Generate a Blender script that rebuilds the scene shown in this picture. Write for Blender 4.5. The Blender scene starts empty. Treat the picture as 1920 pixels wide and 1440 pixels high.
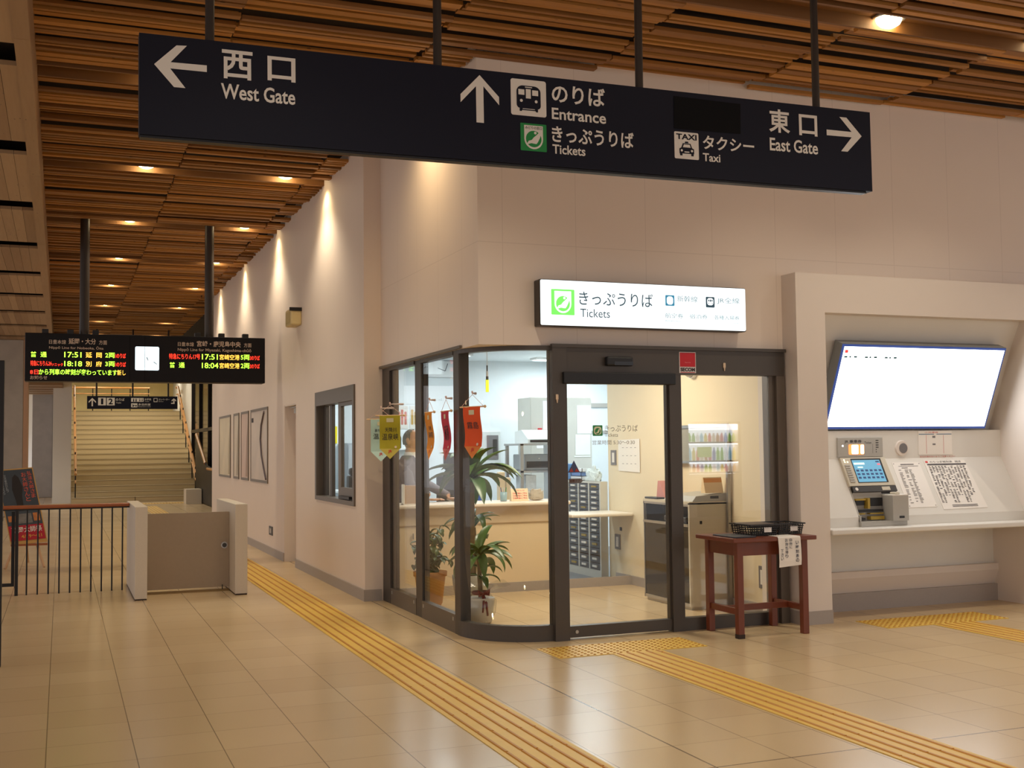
import bpy, bmesh, math, random
from math import sin, cos, pi, radians as R
from mathutils import Vector, Matrix, Euler, noise

random.seed(7)
SC = bpy.context.scene
COL = SC.collection

# ------------------------------------------------------------------ camera
cam_d = bpy.data.cameras.new('camera')
cam = bpy.data.objects.new('camera', cam_d)
COL.objects.link(cam)
SC.camera = cam
cam_d.sensor_width = 36.0
cam_d.lens = 36.0 * 2152.3 / 1920.0
cam_d.clip_end = 200
yaw, pitch, roll = R(21.442), R(3.116), R(-0.6264)
fw = Vector((sin(yaw) * cos(pitch), cos(yaw) * cos(pitch), sin(pitch)))
rt0 = Vector((cos(yaw), -sin(yaw), 0)); up0 = rt0.cross(fw)
rt = cos(roll) * rt0 + sin(roll) * up0
up = -sin(roll) * rt0 + cos(roll) * up0
cam.matrix_world = Matrix(((rt.x, up.x, -fw.x, 0), (rt.y, up.y, -fw.y, 0), (rt.z, up.z, -fw.z, 1.55), (0, 0, 0, 1)))

# ------------------------------------------------------------------ world and exposure
w = bpy.data.worlds.new('world'); SC.world = w
w.use_nodes = True
w.node_tree.nodes['Background'].inputs['Color'].default_value = (0.84, 0.79, 0.78, 1)
w.node_tree.nodes['Background'].inputs['Strength'].default_value = 0.74
SC.view_settings.view_transform = 'Standard'
SC.view_settings.look = 'None'
SC.view_settings.gamma = 1.0
SC.view_settings.use_curve_mapping = False
SC.view_settings.exposure = 0.46

DOWN_POWER = 52.0        # each ceiling downlight
WASH_POWER = 24.0        # each wall washer
WARM = (1.0, 0.89, 0.70)

# ------------------------------------------------------------------ materials
def S(r, g, b):
    f = lambda c: (c / 255 / 12.92) if c / 255 <= 0.04045 else ((c / 255 + 0.055) / 1.055) ** 2.4
    return (f(r), f(g), f(b), 1)

def mat(name, col, rough=0.5, metal=0.0, var=0.06, scale=6.0, emit=0.0, bump=0.0, stretch=None, spec=None, coat=0):
    m = bpy.data.materials.new(name); m.use_nodes = True
    nt = m.node_tree; b = nt.nodes['Principled BSDF']
    b.inputs['Roughness'].default_value = rough
    b.inputs['Metallic'].default_value = metal
    if spec is not None: b.inputs['Specular IOR Level'].default_value = spec
    if coat: b.inputs['Coat Weight'].default_value = coat
    tc = nt.nodes.new('ShaderNodeTexCoord')
    mp = nt.nodes.new('ShaderNodeMapping')
    mp.inputs['Scale'].default_value = stretch or (1, 1, 1)
    nz = nt.nodes.new('ShaderNodeTexNoise'); nz.inputs['Scale'].default_value = scale; nz.inputs['Detail'].default_value = 4
    nt.links.new(tc.outputs['Object'], mp.inputs[0]); nt.links.new(mp.outputs[0], nz.inputs['Vector'])
    mx = nt.nodes.new('ShaderNodeMix'); mx.data_type = 'RGBA'
    mx.inputs[6].default_value = tuple(min(1, c * (1 - var)) for c in col[:3]) + (1,)
    mx.inputs[7].default_value = tuple(min(1, c * (1 + var)) for c in col[:3]) + (1,)
    nt.links.new(nz.outputs['Fac'], mx.inputs[0])
    nt.links.new(mx.outputs[2], b.inputs['Base Color'])
    if bump:
        bp = nt.nodes.new('ShaderNodeBump'); bp.inputs['Strength'].default_value = bump; bp.inputs['Distance'].default_value = 0.01
        nt.links.new(nz.outputs['Fac'], bp.inputs['Height']); nt.links.new(bp.outputs[0], b.inputs['Normal'])
    if emit:
        nt.links.new(mx.outputs[2], b.inputs['Emission Color']); b.inputs['Emission Strength'].default_value = emit
    return m

def math_node(nt, op, a, b=None):
    n = nt.nodes.new('ShaderNodeMath'); n.operation = op
    for i, v in enumerate((a, b)):
        if v is None: continue
        if isinstance(v, (int, float)): n.inputs[i].default_value = v
        else: nt.links.new(v, n.inputs[i])
    return n.outputs[0]

def line_mask(nt, coord, off, pitch, half):
    """1 on lines every `pitch` from `off` (pitch 0: one line)."""
    d = math_node(nt, 'SUBTRACT', coord, off)
    if pitch:
        d = math_node(nt, 'PINGPONG', d, pitch / 2)
    else:
        d = math_node(nt, 'ABSOLUTE', d)
    return math_node(nt, 'LESS_THAN', d, half)

def lined_wall(name, col, lines, linecol, rough=0.55, half=0.003):
    m = mat(name, col, rough, var=0.02, scale=3)
    nt = m.node_tree; b = nt.nodes['Principled BSDF']
    base = b.inputs['Base Color'].links[0].from_socket
    tc = nt.nodes.new('ShaderNodeTexCoord'); sp = nt.nodes.new('ShaderNodeSeparateXYZ')
    nt.links.new(tc.outputs['Object'], sp.inputs[0])
    acc = None
    for ax, off, pitch in lines:
        k = line_mask(nt, sp.outputs[ax], off, pitch, half)
        acc = k if acc is None else math_node(nt, 'MAXIMUM', acc, k)
    mx = nt.nodes.new('ShaderNodeMix'); mx.data_type = 'RGBA'
    nt.links.new(acc, mx.inputs[0]); nt.links.new(base, mx.inputs[6]); mx.inputs[7].default_value = linecol
    nt.links.new(mx.outputs[2], b.inputs['Base Color'])
    return m

def glass_mat(name, tint=(1, 1, 1, 1), base_refl=0.07, rough=0.0):
    m = bpy.data.materials.new(name); m.use_nodes = True
    nt = m.node_tree; nt.nodes.remove(nt.nodes['Principled BSDF'])
    tr = nt.nodes.new('ShaderNodeBsdfTransparent'); tr.inputs[0].default_value = tint
    gl = nt.nodes.new('ShaderNodeBsdfGlossy'); gl.inputs['Roughness'].default_value = rough
    lw = nt.nodes.new('ShaderNodeLayerWeight'); lw.inputs['Blend'].default_value = 0.5
    mx = nt.nodes.new('ShaderNodeMixShader')
    f2 = math_node(nt, 'MULTIPLY', math_node(nt, 'POWER', lw.outputs['Facing'], 5.0), 0.55)
    f3 = math_node(nt, 'ADD', f2, base_refl / 2)
    nt.links.new(f3, mx.inputs[0]); nt.links.new(tr.outputs[0], mx.inputs[1]); nt.links.new(gl.outputs[0], mx.inputs[2])
    nt.links.new(mx.outputs[0], nt.nodes['Material Output'].inputs['Surface'])
    return m

def emit_mat(name, col, strength):
    m = bpy.data.materials.new(name); m.use_nodes = True
    nt = m.node_tree; b = nt.nodes['Principled BSDF']
    b.inputs['Base Color'].default_value = tuple(0.3 * c for c in col[:3]) + (1,)
    b.inputs['Emission Color'].default_value = col
    b.inputs['Emission Strength'].default_value = strength
    b.inputs['Roughness'].default_value = 0.4
    return m

def tone_wood(name, c1, c2, axis=0, rough=0.55):
    """Wood with grain along `axis` and the tone of each board from its own attribute."""
    m = bpy.data.materials.new(name); m.use_nodes = True
    nt = m.node_tree; b = nt.nodes['Principled BSDF']; b.inputs['Roughness'].default_value = rough
    at = nt.nodes.new('ShaderNodeAttribute'); at.attribute_name = 'tone'
    tc = nt.nodes.new('ShaderNodeTexCoord'); mp = nt.nodes.new('ShaderNodeMapping')
    s = [18, 18, 18]; s[axis] = 0.9
    mp.inputs['Scale'].default_value = s
    nz = nt.nodes.new('ShaderNodeTexNoise'); nz.inputs['Scale'].default_value = 2.5; nz.inputs['Detail'].default_value = 5
    nt.links.new(tc.outputs['Object'], mp.inputs[0]); nt.links.new(mp.outputs[0], nz.inputs['Vector'])
    f = math_node(nt, 'ADD', math_node(nt, 'MULTIPLY', at.outputs['Fac'], 0.65), math_node(nt, 'MULTIPLY', nz.outputs['Fac'], 0.45))
    mx = nt.nodes.new('ShaderNodeMix'); mx.data_type = 'RGBA'
    nt.links.new(f, mx.inputs[0]); mx.inputs[6].default_value = c1; mx.inputs[7].default_value = c2
    # knots
    vo = nt.nodes.new('ShaderNodeTexVoronoi'); vo.inputs['Scale'].default_value = 1.6
    mp2 = nt.nodes.new('ShaderNodeMapping'); s2 = [9, 9, 9]; s2[axis] = 3.0; mp2.inputs['Scale'].default_value = s2
    nt.links.new(tc.outputs['Object'], mp2.inputs[0]); nt.links.new(mp2.outputs[0], vo.inputs['Vector'])
    kn = math_node(nt, 'LESS_THAN', vo.outputs['Distance'], 0.09)
    mx2 = nt.nodes.new('ShaderNodeMix'); mx2.data_type = 'RGBA'
    nt.links.new(math_node(nt, 'MULTIPLY', kn, 0.6), mx2.inputs[0]); nt.links.new(mx.outputs[2], mx2.inputs[6])
    mx2.inputs[7].default_value = tuple(c * 0.25 for c in c1[:3]) + (1,)
    nt.links.new(mx2.outputs[2], b.inputs['Base Color'])
    return m

M = {}
WALLC = S(230, 214, 200)
M['wall'] = mat('wall_paint', WALLC, 0.6, var=0.02, scale=3)
M['facade'] = lined_wall('facade_panels', WALLC, [(0, 3.27, 0.645), (2, 3.18, 0)], S(217, 200, 186))
M['notch'] = lined_wall('side_panels', WALLC, [(1, 8.89, 0.645), (2, 3.18, 0)], S(217, 200, 186))
M['alcove'] = mat('alcove_panel', S(226, 214, 203), 0.5, var=0.015)
M['console'] = mat('console_panel', S(226, 222, 214), 0.35, var=0.015)
M['baseboard'] = mat('baseboard_grey', S(168, 158, 150), 0.55, var=0.05, scale=60)
M['slat'] = tone_wood('ceiling_wood', S(94, 54, 17), S(196, 134, 54), 0)
M['trough'] = mat('trough_board', S(120, 80, 38), 0.6, var=0.2, scale=5, stretch=(0.3, 6, 6))
M['backing'] = mat('ceiling_backing', S(36, 22, 12), 0.8)
M['soffit'] = tone_wood('soffit_wood', S(132, 98, 64), S(172, 140, 104), 1)
M['slot'] = mat('soffit_slot_dark', S(40, 30, 22), 0.8)
M['concrete'] = mat('concrete', S(176, 168, 160), 0.75, var=0.14, scale=5, bump=0.1)
M['stone'] = mat('pale_stone', S(214, 202, 184), 0.55, var=0.06, scale=70)
M['white'] = mat('white_paint', S(236, 236, 234), 0.5, var=0.01)
M['office_white'] = mat('office_white', S(232, 238, 240), 0.55, var=0.01)
M['beige'] = mat('shop_beige_wall', S(232, 216, 184), 0.55, var=0.015)
M['counter'] = mat('counter_laminate', S(230, 208, 172), 0.4, var=0.015)
M['bronze'] = mat('bronze_aluminium', S(80, 73, 67), 0.42, metal=0.35, var=0.05)
M['bronze2'] = mat('bronze_aluminium_light', S(108, 98, 88), 0.4, metal=0.35, var=0.05)
M['black'] = mat('black_plastic', S(22, 21, 23), 0.45, var=0.1)
M['blackmetal'] = mat('black_metal', S(30, 26, 24), 0.45, metal=0.3, var=0.1)
M['polebrown'] = mat('pole_paint', S(58, 50, 44), 0.4, metal=0.3, var=0.05)
M['signnavy'] = mat('sign_navy', S(15, 17, 34), 0.55, var=0.06, scale=3, spec=0.25)
M['signpatch'] = mat('sign_patch', S(6, 6, 9), 0.6, var=0.1, spec=0.15)
M['signwhite'] = mat('sign_white', S(232, 226, 216), 0.5, var=0.02)
M['signgreen'] = mat('sign_green', S(20, 138, 62), 0.5, var=0.03)
M['board'] = mat('departure_board_black', S(20, 18, 22), 0.45, var=0.06, spec=0.25)
M['boardtext'] = mat('board_title_print', S(226, 206, 186), 0.5)
M['led_r'] = emit_mat('led_red', (1.0, 0.035, 0.015, 1), 2.2)
M['led_g'] = emit_mat('led_green', (0.42, 1.0, 0.05, 1), 1.9)
M['led_o'] = emit_mat('led_orange', (1.0, 0.48, 0.06, 1), 1.9)
M['clockface'] = emit_mat('clock_face_lit', (0.80, 0.95, 1.0, 1), 1.0)
M['boxface'] = emit_mat('lightbox_face', (0.90, 0.985, 1.0, 1), 1.0)
M['boxgreen'] = emit_mat('lightbox_green', (0.16, 0.85, 0.10, 1), 1.0)
M['boxteal'] = emit_mat('lightbox_teal', (0.02, 0.16, 0.26, 1), 1.0)
M['boxdark'] = emit_mat('lightbox_dark_print', (0.02, 0.05, 0.07, 1), 0.8)
M['boxgrey'] = emit_mat('lightbox_grey_print', (0.16, 0.27, 0.31, 1), 0.6)
M['screen'] = emit_mat('map_screen', (0.96, 0.98, 1.0, 1), 3.2)
M['screenblue'] = emit_mat('screen_edge_blue', (0.05, 0.11, 0.42, 1), 0.4)
M['screenred'] = emit_mat('screen_red', (0.9, 0.05, 0.04, 1), 1.0)
M['screenpink'] = emit_mat('screen_pink', (0.85, 0.22, 0.25, 1), 0.8)
M['screendark'] = emit_mat('screen_dark', (0.01, 0.06, 0.06, 1), 0.6)
M['lamp'] = emit_mat('lamp_glow', (1.0, 0.80, 0.45, 1), 22.0)
M['darkwood'] = mat('dark_red_wood', S(112, 52, 28), 0.38, var=0.22, scale=4, stretch=(3, 3, 0.6))
M['stairwood'] = mat('stair_rail_wood', S(190, 136, 76), 0.45, var=0.1)
M['railwood'] = mat('rail_wood', S(158, 86, 44), 0.4, var=0.15, scale=6)
M['rubber'] = mat('dark_foot', S(50, 34, 26), 0.7)
M['paper'] = mat('paper_white', S(240, 234, 226), 0.7, var=0.01)
M['ink'] = mat('ink_blue_black', S(42, 46, 74), 0.6)
M['inkgrey'] = mat('print_grey', S(120, 116, 116), 0.6)
M['inkblack'] = mat('print_black', S(40, 38, 40), 0.6)
M['inkred'] = mat('print_red', S(206, 48, 44), 0.6)
M['steel'] = mat('brushed_steel', S(178, 176, 174), 0.32, metal=0.75, var=0.05)
M['gate'] = mat('gate_panel_grey', S(168, 150, 128), 0.5, metal=0.15, var=0.04, scale=30)
M['yellow'] = mat('tactile_yellow', S(226, 186, 74), 0.45, var=0.10, scale=9)
M['yellow2'] = mat('tactile_ridge', S(196, 134, 40), 0.5, var=0.12, scale=9)
M['glass'] = glass_mat('clear_glass', (0.985, 0.992, 0.988, 1), 0.085)
M['darkglass'] = mat('smoked_glass', S(24, 24, 26), 0.08, var=0.02)
M['night'] = mat('night_window', S(10, 9, 10), 0.12, var=0.1)
M['cello'] = glass_mat('cellophane', (0.93, 0.93, 0.92, 1), 0.14, 0.12)
M['machgrey'] = mat('machine_grey', S(176, 172, 164), 0.45, var=0.02)
M['machbeige'] = mat('machine_beige', S(200, 190, 170), 0.45, var=0.02)
M['machdark'] = mat('machine_dark', S(60, 58, 58), 0.45, var=0.05)
M['brass'] = mat('slot_yellow', S(176, 146, 54), 0.4, metal=0.2)
M['carpet'] = mat('carpet_grey', S(132, 136, 140), 0.95, var=0.12, scale=120)

def floor_mat():
    m = bpy.data.materials.new('floor_tiles'); m.use_nodes = True
    nt = m.node_tree; b = nt.nodes['Principled BSDF']
    tc = nt.nodes.new('ShaderNodeTexCoord'); sp = nt.nodes.new('ShaderNodeSeparateXYZ')
    nt.links.new(tc.outputs['Object'], sp.inputs[0])
    P = 0.429
    cx = math_node(nt, 'FLOOR', math_node(nt, 'DIVIDE', math_node(nt, 'SUBTRACT', sp.outputs[0], 2.945), P))
    cy = math_node(nt, 'FLOOR', math_node(nt, 'DIVIDE', math_node(nt, 'SUBTRACT', sp.outputs[1], 4.87), P))
    cb = nt.nodes.new('ShaderNodeCombineXYZ'); nt.links.new(cx, cb.inputs[0]); nt.links.new(cy, cb.inputs[1])
    wn = nt.nodes.new('ShaderNodeTexWhiteNoise'); nt.links.new(cb.outputs[0], wn.inputs['Vector'])
    nz = nt.nodes.new('ShaderNodeTexNoise'); nz.inputs['Scale'].default_value = 0.9; nz.inputs['Detail'].default_value = 1.5
    nt.links.new(tc.outputs['Object'], nz.inputs['Vector'])
    sk = nt.nodes.new('ShaderNodeTexNoise'); sk.inputs['Scale'].default_value = 160; nt.links.new(tc.outputs['Object'], sk.inputs['Vector'])
    f = math_node(nt, 'ADD', math_node(nt, 'MULTIPLY', wn.outputs['Value'], 0.4), math_node(nt, 'ADD', math_node(nt, 'MULTIPLY', nz.outputs['Fac'], 0.35), math_node(nt, 'MULTIPLY', sk.outputs['Fac'], 0.3)))
    mx = nt.nodes.new('ShaderNodeMix'); mx.data_type = 'RGBA'; nt.links.new(f, mx.inputs[0])
    mx.inputs[6].default_value = S(200, 173, 133); mx.inputs[7].default_value = S(216, 191, 152)
    # joints: fine light-brown lines, one wide dark movement joint each way
    lx = line_mask(nt, sp.outputs[0], 2.945, P, 0.0028); ly = line_mask(nt, sp.outputs[1], 4.87, P, 0.0022)
    ly = math_node(nt, 'MULTIPLY', ly, 0.55)
    lx = math_node(nt, 'MULTIPLY', lx, 0.8)
    dx = line_mask(nt, sp.outputs[0], 2.945, 0, 0.0055); dy = line_mask(nt, sp.outputs[1], 4.87, 0, 0.0055)
    l = math_node(nt, 'MAXIMUM', math_node(nt, 'MAXIMUM', lx, ly), math_node(nt, 'MAXIMUM', dx, dy))
    m2 = nt.nodes.new('ShaderNodeMix'); m2.data_type = 'RGBA'; nt.links.new(l, m2.inputs[0])
    nt.links.new(mx.outputs[2], m2.inputs[6]); m2.inputs[7].default_value = S(118, 98, 72)
    nt.links.new(m2.outputs[2], b.inputs['Base Color'])
    b.inputs['Roughness'].default_value = 0.3
    rr = math_node(nt, 'ADD', math_node(nt, 'MULTIPLY', nz.outputs['Fac'], 0.08), 0.20)
    nt.links.new(rr, b.inputs['Roughness'])
    return m
M['floor'] = floor_mat()

# ------------------------------------------------------------------ mesh helpers
ROOT = {}

class MB:
    def __init__(s): s.v = []; s.f = []; s.t = []
    def quadfaces(s, base, faces, tone=None):
        for f in faces: s.f.append(tuple(base + i for i in f)); s.t.append(tone if tone is not None else 0.5)
        return s
    def box(s, x0, x1, y0, y1, z0, z1, tone=None):
        b = len(s.v)
        s.v += [Vector(p) for p in ((x0, y0, z0), (x1, y0, z0), (x1, y1, z0), (x0, y1, z0), (x0, y0, z1), (x1, y0, z1), (x1, y1, z1), (x0, y1, z1))]
        return s.quadfaces(b, ((0, 3, 2, 1), (4, 5, 6, 7), (0, 1, 5, 4), (1, 2, 6, 5), (2, 3, 7, 6), (3, 0, 4, 7)), tone)
    def rbox(s, x0, x1, y0, y1, z0, z1, r=0.01, seg=2, mtx=None):
        """box with rounded edges"""
        bm = bmesh.new(); bmesh.ops.create_cube(bm, size=1)
        for v in bm.verts: v.co = Vector(((x0 + x1) / 2 + v.co.x * (x1 - x0), (y0 + y1) / 2 + v.co.y * (y1 - y0), (z0 + z1) / 2 + v.co.z * (z1 - z0)))
        bmesh.ops.bevel(bm, geom=list(bm.edges), offset=r, segments=seg, profile=0.5, affect='EDGES')
        s.addbm(bm, mtx); return s
    def addbm(s, bm, mtx=None):
        b = len(s.v); bm.verts.index_update()
        for v in bm.verts: s.v.append((mtx @ v.co) if mtx else v.co.copy())
        for f in bm.faces: s.f.append(tuple(b + v.index for v in f.verts)); s.t.append(0.5)
        bm.free()
    def addmb(s, o, mtx=None):
        b = len(s.v); s.v += [(mtx @ v) if mtx else v.copy() for v in o.v]
        s.f += [tuple(b + i for i in f) for f in o.f]; s.t += o.t
        return s
    def obox(s, c, u, v, n):
        """box at centre c with half-extent vectors u, v, n"""
        c, u, v, n = map(Vector, (c, u, v, n)); b = len(s.v)
        s.v += [c - u - v - n, c + u - v - n, c + u + v - n, c - u + v - n, c - u - v + n, c + u - v + n, c + u + v + n, c - u + v + n]
        return s.quadfaces(b, ((0, 3, 2, 1), (4, 5, 6, 7), (0, 1, 5, 4), (1, 2, 6, 5), (2, 3, 7, 6), (3, 0, 4, 7)))
    def cyl(s, p0, p1, r0, r1=None, n=16, caps=True):
        p0, p1 = Vector(p0), Vector(p1); r1 = r0 if r1 is None else r1
        d = (p1 - p0).normalized(); a = d.orthogonal().normalized(); c = d.cross(a); b = len(s.v)
        for k in range(n):
            e = a * cos(2 * pi * k / n) + c * sin(2 * pi * k / n); s.v.append(p0 + e * r0); s.v.append(p1 + e * r1)
        for k in range(n):
            j = (k + 1) % n; s.f.append((b + 2 * k, b + 2 * j, b + 2 * j + 1, b + 2 * k + 1)); s.t.append(0.5)
        if caps:
            s.f.append(tuple(b + 2 * k for k in reversed(range(n)))); s.f.append(tuple(b + 2 * k + 1 for k in range(n))); s.t += [0.5, 0.5]
        return s
    def tube(s, pts, rad, n=8):
        pts = [Vector(p) for p in pts]; b = len(s.v); m = len(pts)
        rad = rad if isinstance(rad, (list, tuple)) else [rad] * m
        ref = None
        for i, p in enumerate(pts):
            d = (pts[min(i + 1, m - 1)] - pts[max(i - 1, 0)]).normalized()
            if ref is None: ref = d.orthogonal().normalized()
            ref = (ref - d * ref.dot(d)).normalized(); c = d.cross(ref)
            for k in range(n): s.v.append(p + (ref * cos(2 * pi * k / n) + c * sin(2 * pi * k / n)) * rad[i])
        for i in range(m - 1):
            for k in range(n):
                j = (k + 1) % n; s.f.append((b + i * n + k, b + i * n + j, b + (i + 1) * n + j, b + (i + 1) * n + k)); s.t.append(0.5)
        s.f.append(tuple(b + k for k in reversed(range(n)))); s.f.append(tuple(b + (m - 1) * n + k for k in range(n))); s.t += [0.5, 0.5]
        return s
    def rings(s, rings, caps=True):
        """loft through lists of points"""
        b = len(s.v); n = len(rings[0])
        for r in rings: s.v += [Vector(p) for p in r]
        for i in range(len(rings) - 1):
            for k in range(n):
                j = (k + 1) % n; s.f.append((b + i * n + k, b + i * n + j, b + (i + 1) * n + j, b + (i + 1) * n + k)); s.t.append(0.5)
        if caps:
            s.f.append(tuple(b + k for k in reversed(range(n)))); s.f.append(tuple(b + (len(rings) - 1) * n + k for k in range(n))); s.t += [0.5, 0.5]
        return s
    def lathe(s, c, prof, n=24, caps=True):
        c = Vector(c)
        return s.rings([[c + Vector((r * cos(2 * pi * k / n), r * sin(2 * pi * k / n), z)) for k in range(n)] for r, z in prof], caps)
    def prism(s, poly, f0, f1):
        """2D polygon -> solid; f0/f1 map (u,v) to the two faces"""
        b = len(s.v); n = len(poly)
        s.v += [Vector(f0(*p)) for p in poly] + [Vector(f1(*p)) for p in poly]
        s.f.append(tuple(b + k for k in range(n))); s.f.append(tuple(b + n + k for k in reversed(range(n)))); s.t += [0.5, 0.5]
        for k in range(n):
            j = (k + 1) % n; s.f.append((b + j, b + k, b + n + k, b + n + j)); s.t.append(0.5)
        return s
    def flat(s, poly, f):
        b = len(s.v); s.v += [Vector(f(*p)) for p in poly]; s.f.append(tuple(range(b, b + len(poly)))); s.t.append(0.5); return s
    def rect(s, u0, u1, v0, v1, f): return s.flat(((u0, v0), (u1, v0), (u1, v1), (u0, v1)), f)
    def rrect(s, u0, u1, v0, v1, r, f):
        p = []
        for cx, cy, a in ((u1 - r, v0 + r, -pi / 2), (u1 - r, v1 - r, 0), (u0 + r, v1 - r, pi / 2), (u0 + r, v0 + r, pi)):
            p += [(cx + r * cos(a + k * pi / 8), cy + r * sin(a + k * pi / 8)) for k in range(5)]
        return s.flat(p, f)
    def disc(s, cx, cy, r, f, n=20, ry=None):
        return s.flat([(cx + r * cos(2 * pi * k / n), cy + (ry or r) * sin(2 * pi * k / n)) for k in range(n)], f)
    def text(s, body, u0, u1, v0, v1, f, bold=0.0):
        vs, fs = glyphs(body, bold)
        xs = [p[0] for p in vs]; ys = [p[1] for p in vs]
        x0, x1, y0, y1 = min(xs), max(xs), min(ys), max(ys)
        b = len(s.v)
        s.v += [Vector(f(u0 + (x - x0) / (x1 - x0) * (u1 - u0), v0 + (y - y0) / (y1 - y0) * (v1 - v0))) for x, y in vs]
        s.f += [tuple(b + i for i in q) for q in fs]; s.t += [0.5] * len(fs)
        return s
    def build(s, name, m, parent=None, smooth=False, tone=False):
        me = bpy.data.meshes.new(name)
        top = parent
        while top is not None and top.parent is not None: top = top.parent
        mtx = ROOT.get(top)
        vs = [mtx @ p for p in s.v] if mtx is not None else s.v
        me.from_pydata([tuple(p) for p in vs], [], s.f)
        me.materials.append(M[m] if isinstance(m, str) else m)
        if tone:
            a = me.attributes.new('tone', 'FLOAT', 'FACE'); a.data.foreach_set('value', s.t)
        me.update()
        if smooth: me.shade_smooth() if smooth is True else me.shade_smooth()
        o = bpy.data.objects.new(name, me); COL.objects.link(o)
        if parent is not None: o.parent = parent
        return o

_gc = {}
def glyphs(body, bold):
    if (body, bold) not in _gc:
        c = bpy.data.curves.new('g', 'FONT'); c.body = body; c.offset = bold; c.resolution_u = 3
        o = bpy.data.objects.new('g', c); COL.objects.link(o)
        dg = bpy.context.evaluated_depsgraph_get(); me = bpy.data.meshes.new_from_object(o.evaluated_get(dg))
        _gc[(body, bold)] = ([tuple(v.co[:2]) for v in me.vertices], [tuple(p.vertices) for p in me.polygons])
        bpy.data.objects.remove(o); bpy.data.curves.remove(c); bpy.data.meshes.remove(me)
    return _gc[(body, bold)]

def tag(o, label, cat, group=None, kind=None):
    o['label'] = label; o['category'] = cat
    if group: o['group'] = group
    if kind: o['kind'] = kind
    return o
def struct(o): o['kind'] = 'structure'; return o
def thing(name, label, cat, loc=(0, 0, 0), rotz=0.0, group=None):
    o = bpy.data.objects.new(name, None); COL.objects.link(o)
    o.location = loc; o.rotation_euler = (0, 0, rotz); o.empty_display_size = 0.1
    ROOT[o] = (Matrix.Translation(loc) @ Matrix.Rotation(rotz, 4, 'Z')).inverted()
    return tag(o, label, cat, group)
def root_struct(name, loc=(0, 0, 0)):
    o = bpy.data.objects.new(name, None); COL.objects.link(o); o.location = loc; o.empty_display_size = 0.1
    ROOT[o] = Matrix.Translation(loc).inverted(); o['kind'] = 'structure'; return o
def copy_tree(o, parent=None):
    c = o.copy(); COL.objects.link(c)
    if parent is not None: c.parent = parent
    for ch in list(o.children): copy_tree(ch, c)
    return c
def FY(y, off=0.0):   # drawing plane facing -Y
    return lambda u, v: (u, y - off, v)

# ================================================================== STRUCTURE
# floor
MB().box(-7, 16, -6, 70, -0.12, 0).build('floor', 'floor').__setitem__('kind', 'structure')
struct(MB().box(5.0, 9.5, 11.62, 16, 0.001, 0.006).box(3.2, 5.0, 12.05, 16, 0.001, 0.006).build('floor_office_carpet', 'carpet'))

# slatted ceiling ---------------------------------------------------
ROWS = [-2.87 + 3.22 * k for k in range(12)]           # lamp troughs (…, 6.79, 10.01, 13.23, …)
CEIL = 4.66
def ceiling():
    mb = MB(); rnd = random.Random(3)
    edges = [-0.26, 1.18, 2.64, 4.10, 5.56, 7.02, 8.48, 9.94, 11.4, 12.9]
    for bi in range(len(edges) - 1):
        x0, x1 = edges[bi], edges[bi + 1]
        ymax = 37.0 if x1 < 2.7 else 8.5
        if bi == 2: segs = [(-4.0, 8.5, x1), (8.5, 37.0, 3.05)]
        else: segs = [(-4.0, ymax, x1)]
        for (ya, yb, xe) in segs:
            y = ya + rnd.uniform(0, 0.05)
            while y < yb - 0.03:
                near = [t for t in ROWS if abs(y + 0.04 - t) < 0.2]
                if near: y = near[0] + 0.165; continue
                wd = rnd.choice((0.035, 0.045, 0.055, 0.07, 0.085))
                dz = rnd.choice((0.0, 0.0, 0.015, 0.03, 0.05))
                nxt = [t for t in ROWS if y < t and y + wd > t - 0.165]
                if nxt: wd = max(0.02, nxt[0] - 0.165 - y)
                if y + wd > yb: wd = yb - y
                mb.box(x0 + rnd.uniform(0.004, 0.012), xe - rnd.uniform(0.004, 0.012), y, y + wd, CEIL + dz, CEIL + 0.03 + dz, rnd.random())
                y += wd + rnd.choice((0.028, 0.038, 0.05, 0.066))
    c = mb.build('ceiling', 'slat', tone=True); struct(c)
    back = MB(); tr = MB()
    back.box(-0.3, 13, -4, 8.5, 4.80, 4.9).box(-0.3, 3.06, 8.5, 37, 4.80, 4.9)
    back.build('backing', 'backing', c)
    for t in ROWS:
        xe = 12.9 if t < 8.5 else 3.05
        tr.box(-0.26, xe, t - 0.16, t + 0.16, 4.765, 4.80)
        tr.box(-0.26, xe, t - 0.16, t - 0.135, 4.67, 4.765); tr.box(-0.26, xe, t + 0.135, t + 0.16, 4.67, 4.765)
    tr.build('trough', 'trough', c)
ceiling()

# wooden soffit beside the slats
def soffit():
    mb = MB(); rnd = random.Random(5)
    slots = [0.58 + 2.6 * k for k in range(24)]
    E_ = -0.215
    x = -0.315
    k = 0
    while x > -6:
        wd = 0.115
        prev = -4.0
        for sl in slots + [64.0]:
            ya, yb = prev, sl - 0.24
            mb.box(x - wd + 0.003, x, ya, yb, 4.25, 4.285, rnd.random()); prev = sl + 0.24
        x -= wd
    for ya in range(-4, 64, 4):
        mb.box(-0.315, E_, ya, ya + 3.995, 4.235, 4.30, rnd.random() * 0.4 + 0.4)
    c = mb.build('ceiling_soffit', 'soffit', tone=True); struct(c)
    MB().box(-6, -0.3, -4, 64, 4.40, 4.45).build('slot_backing', 'slot', c)
    MB().box(E_ - 0.03, E_, -4, 64, 4.30, 4.90).build('fascia', 'soffit', c)
    d = MB()
    for i in range(9): d.box(-1.6, 0.02, 35.4 + i * 0.66, 36.0 + i * 0.66, 3.45 + 0.02 * (i % 2), 4.22, rnd.random())
    d.build('lowered_soffit', 'soffit', c, tone=True)
soffit()

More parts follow.
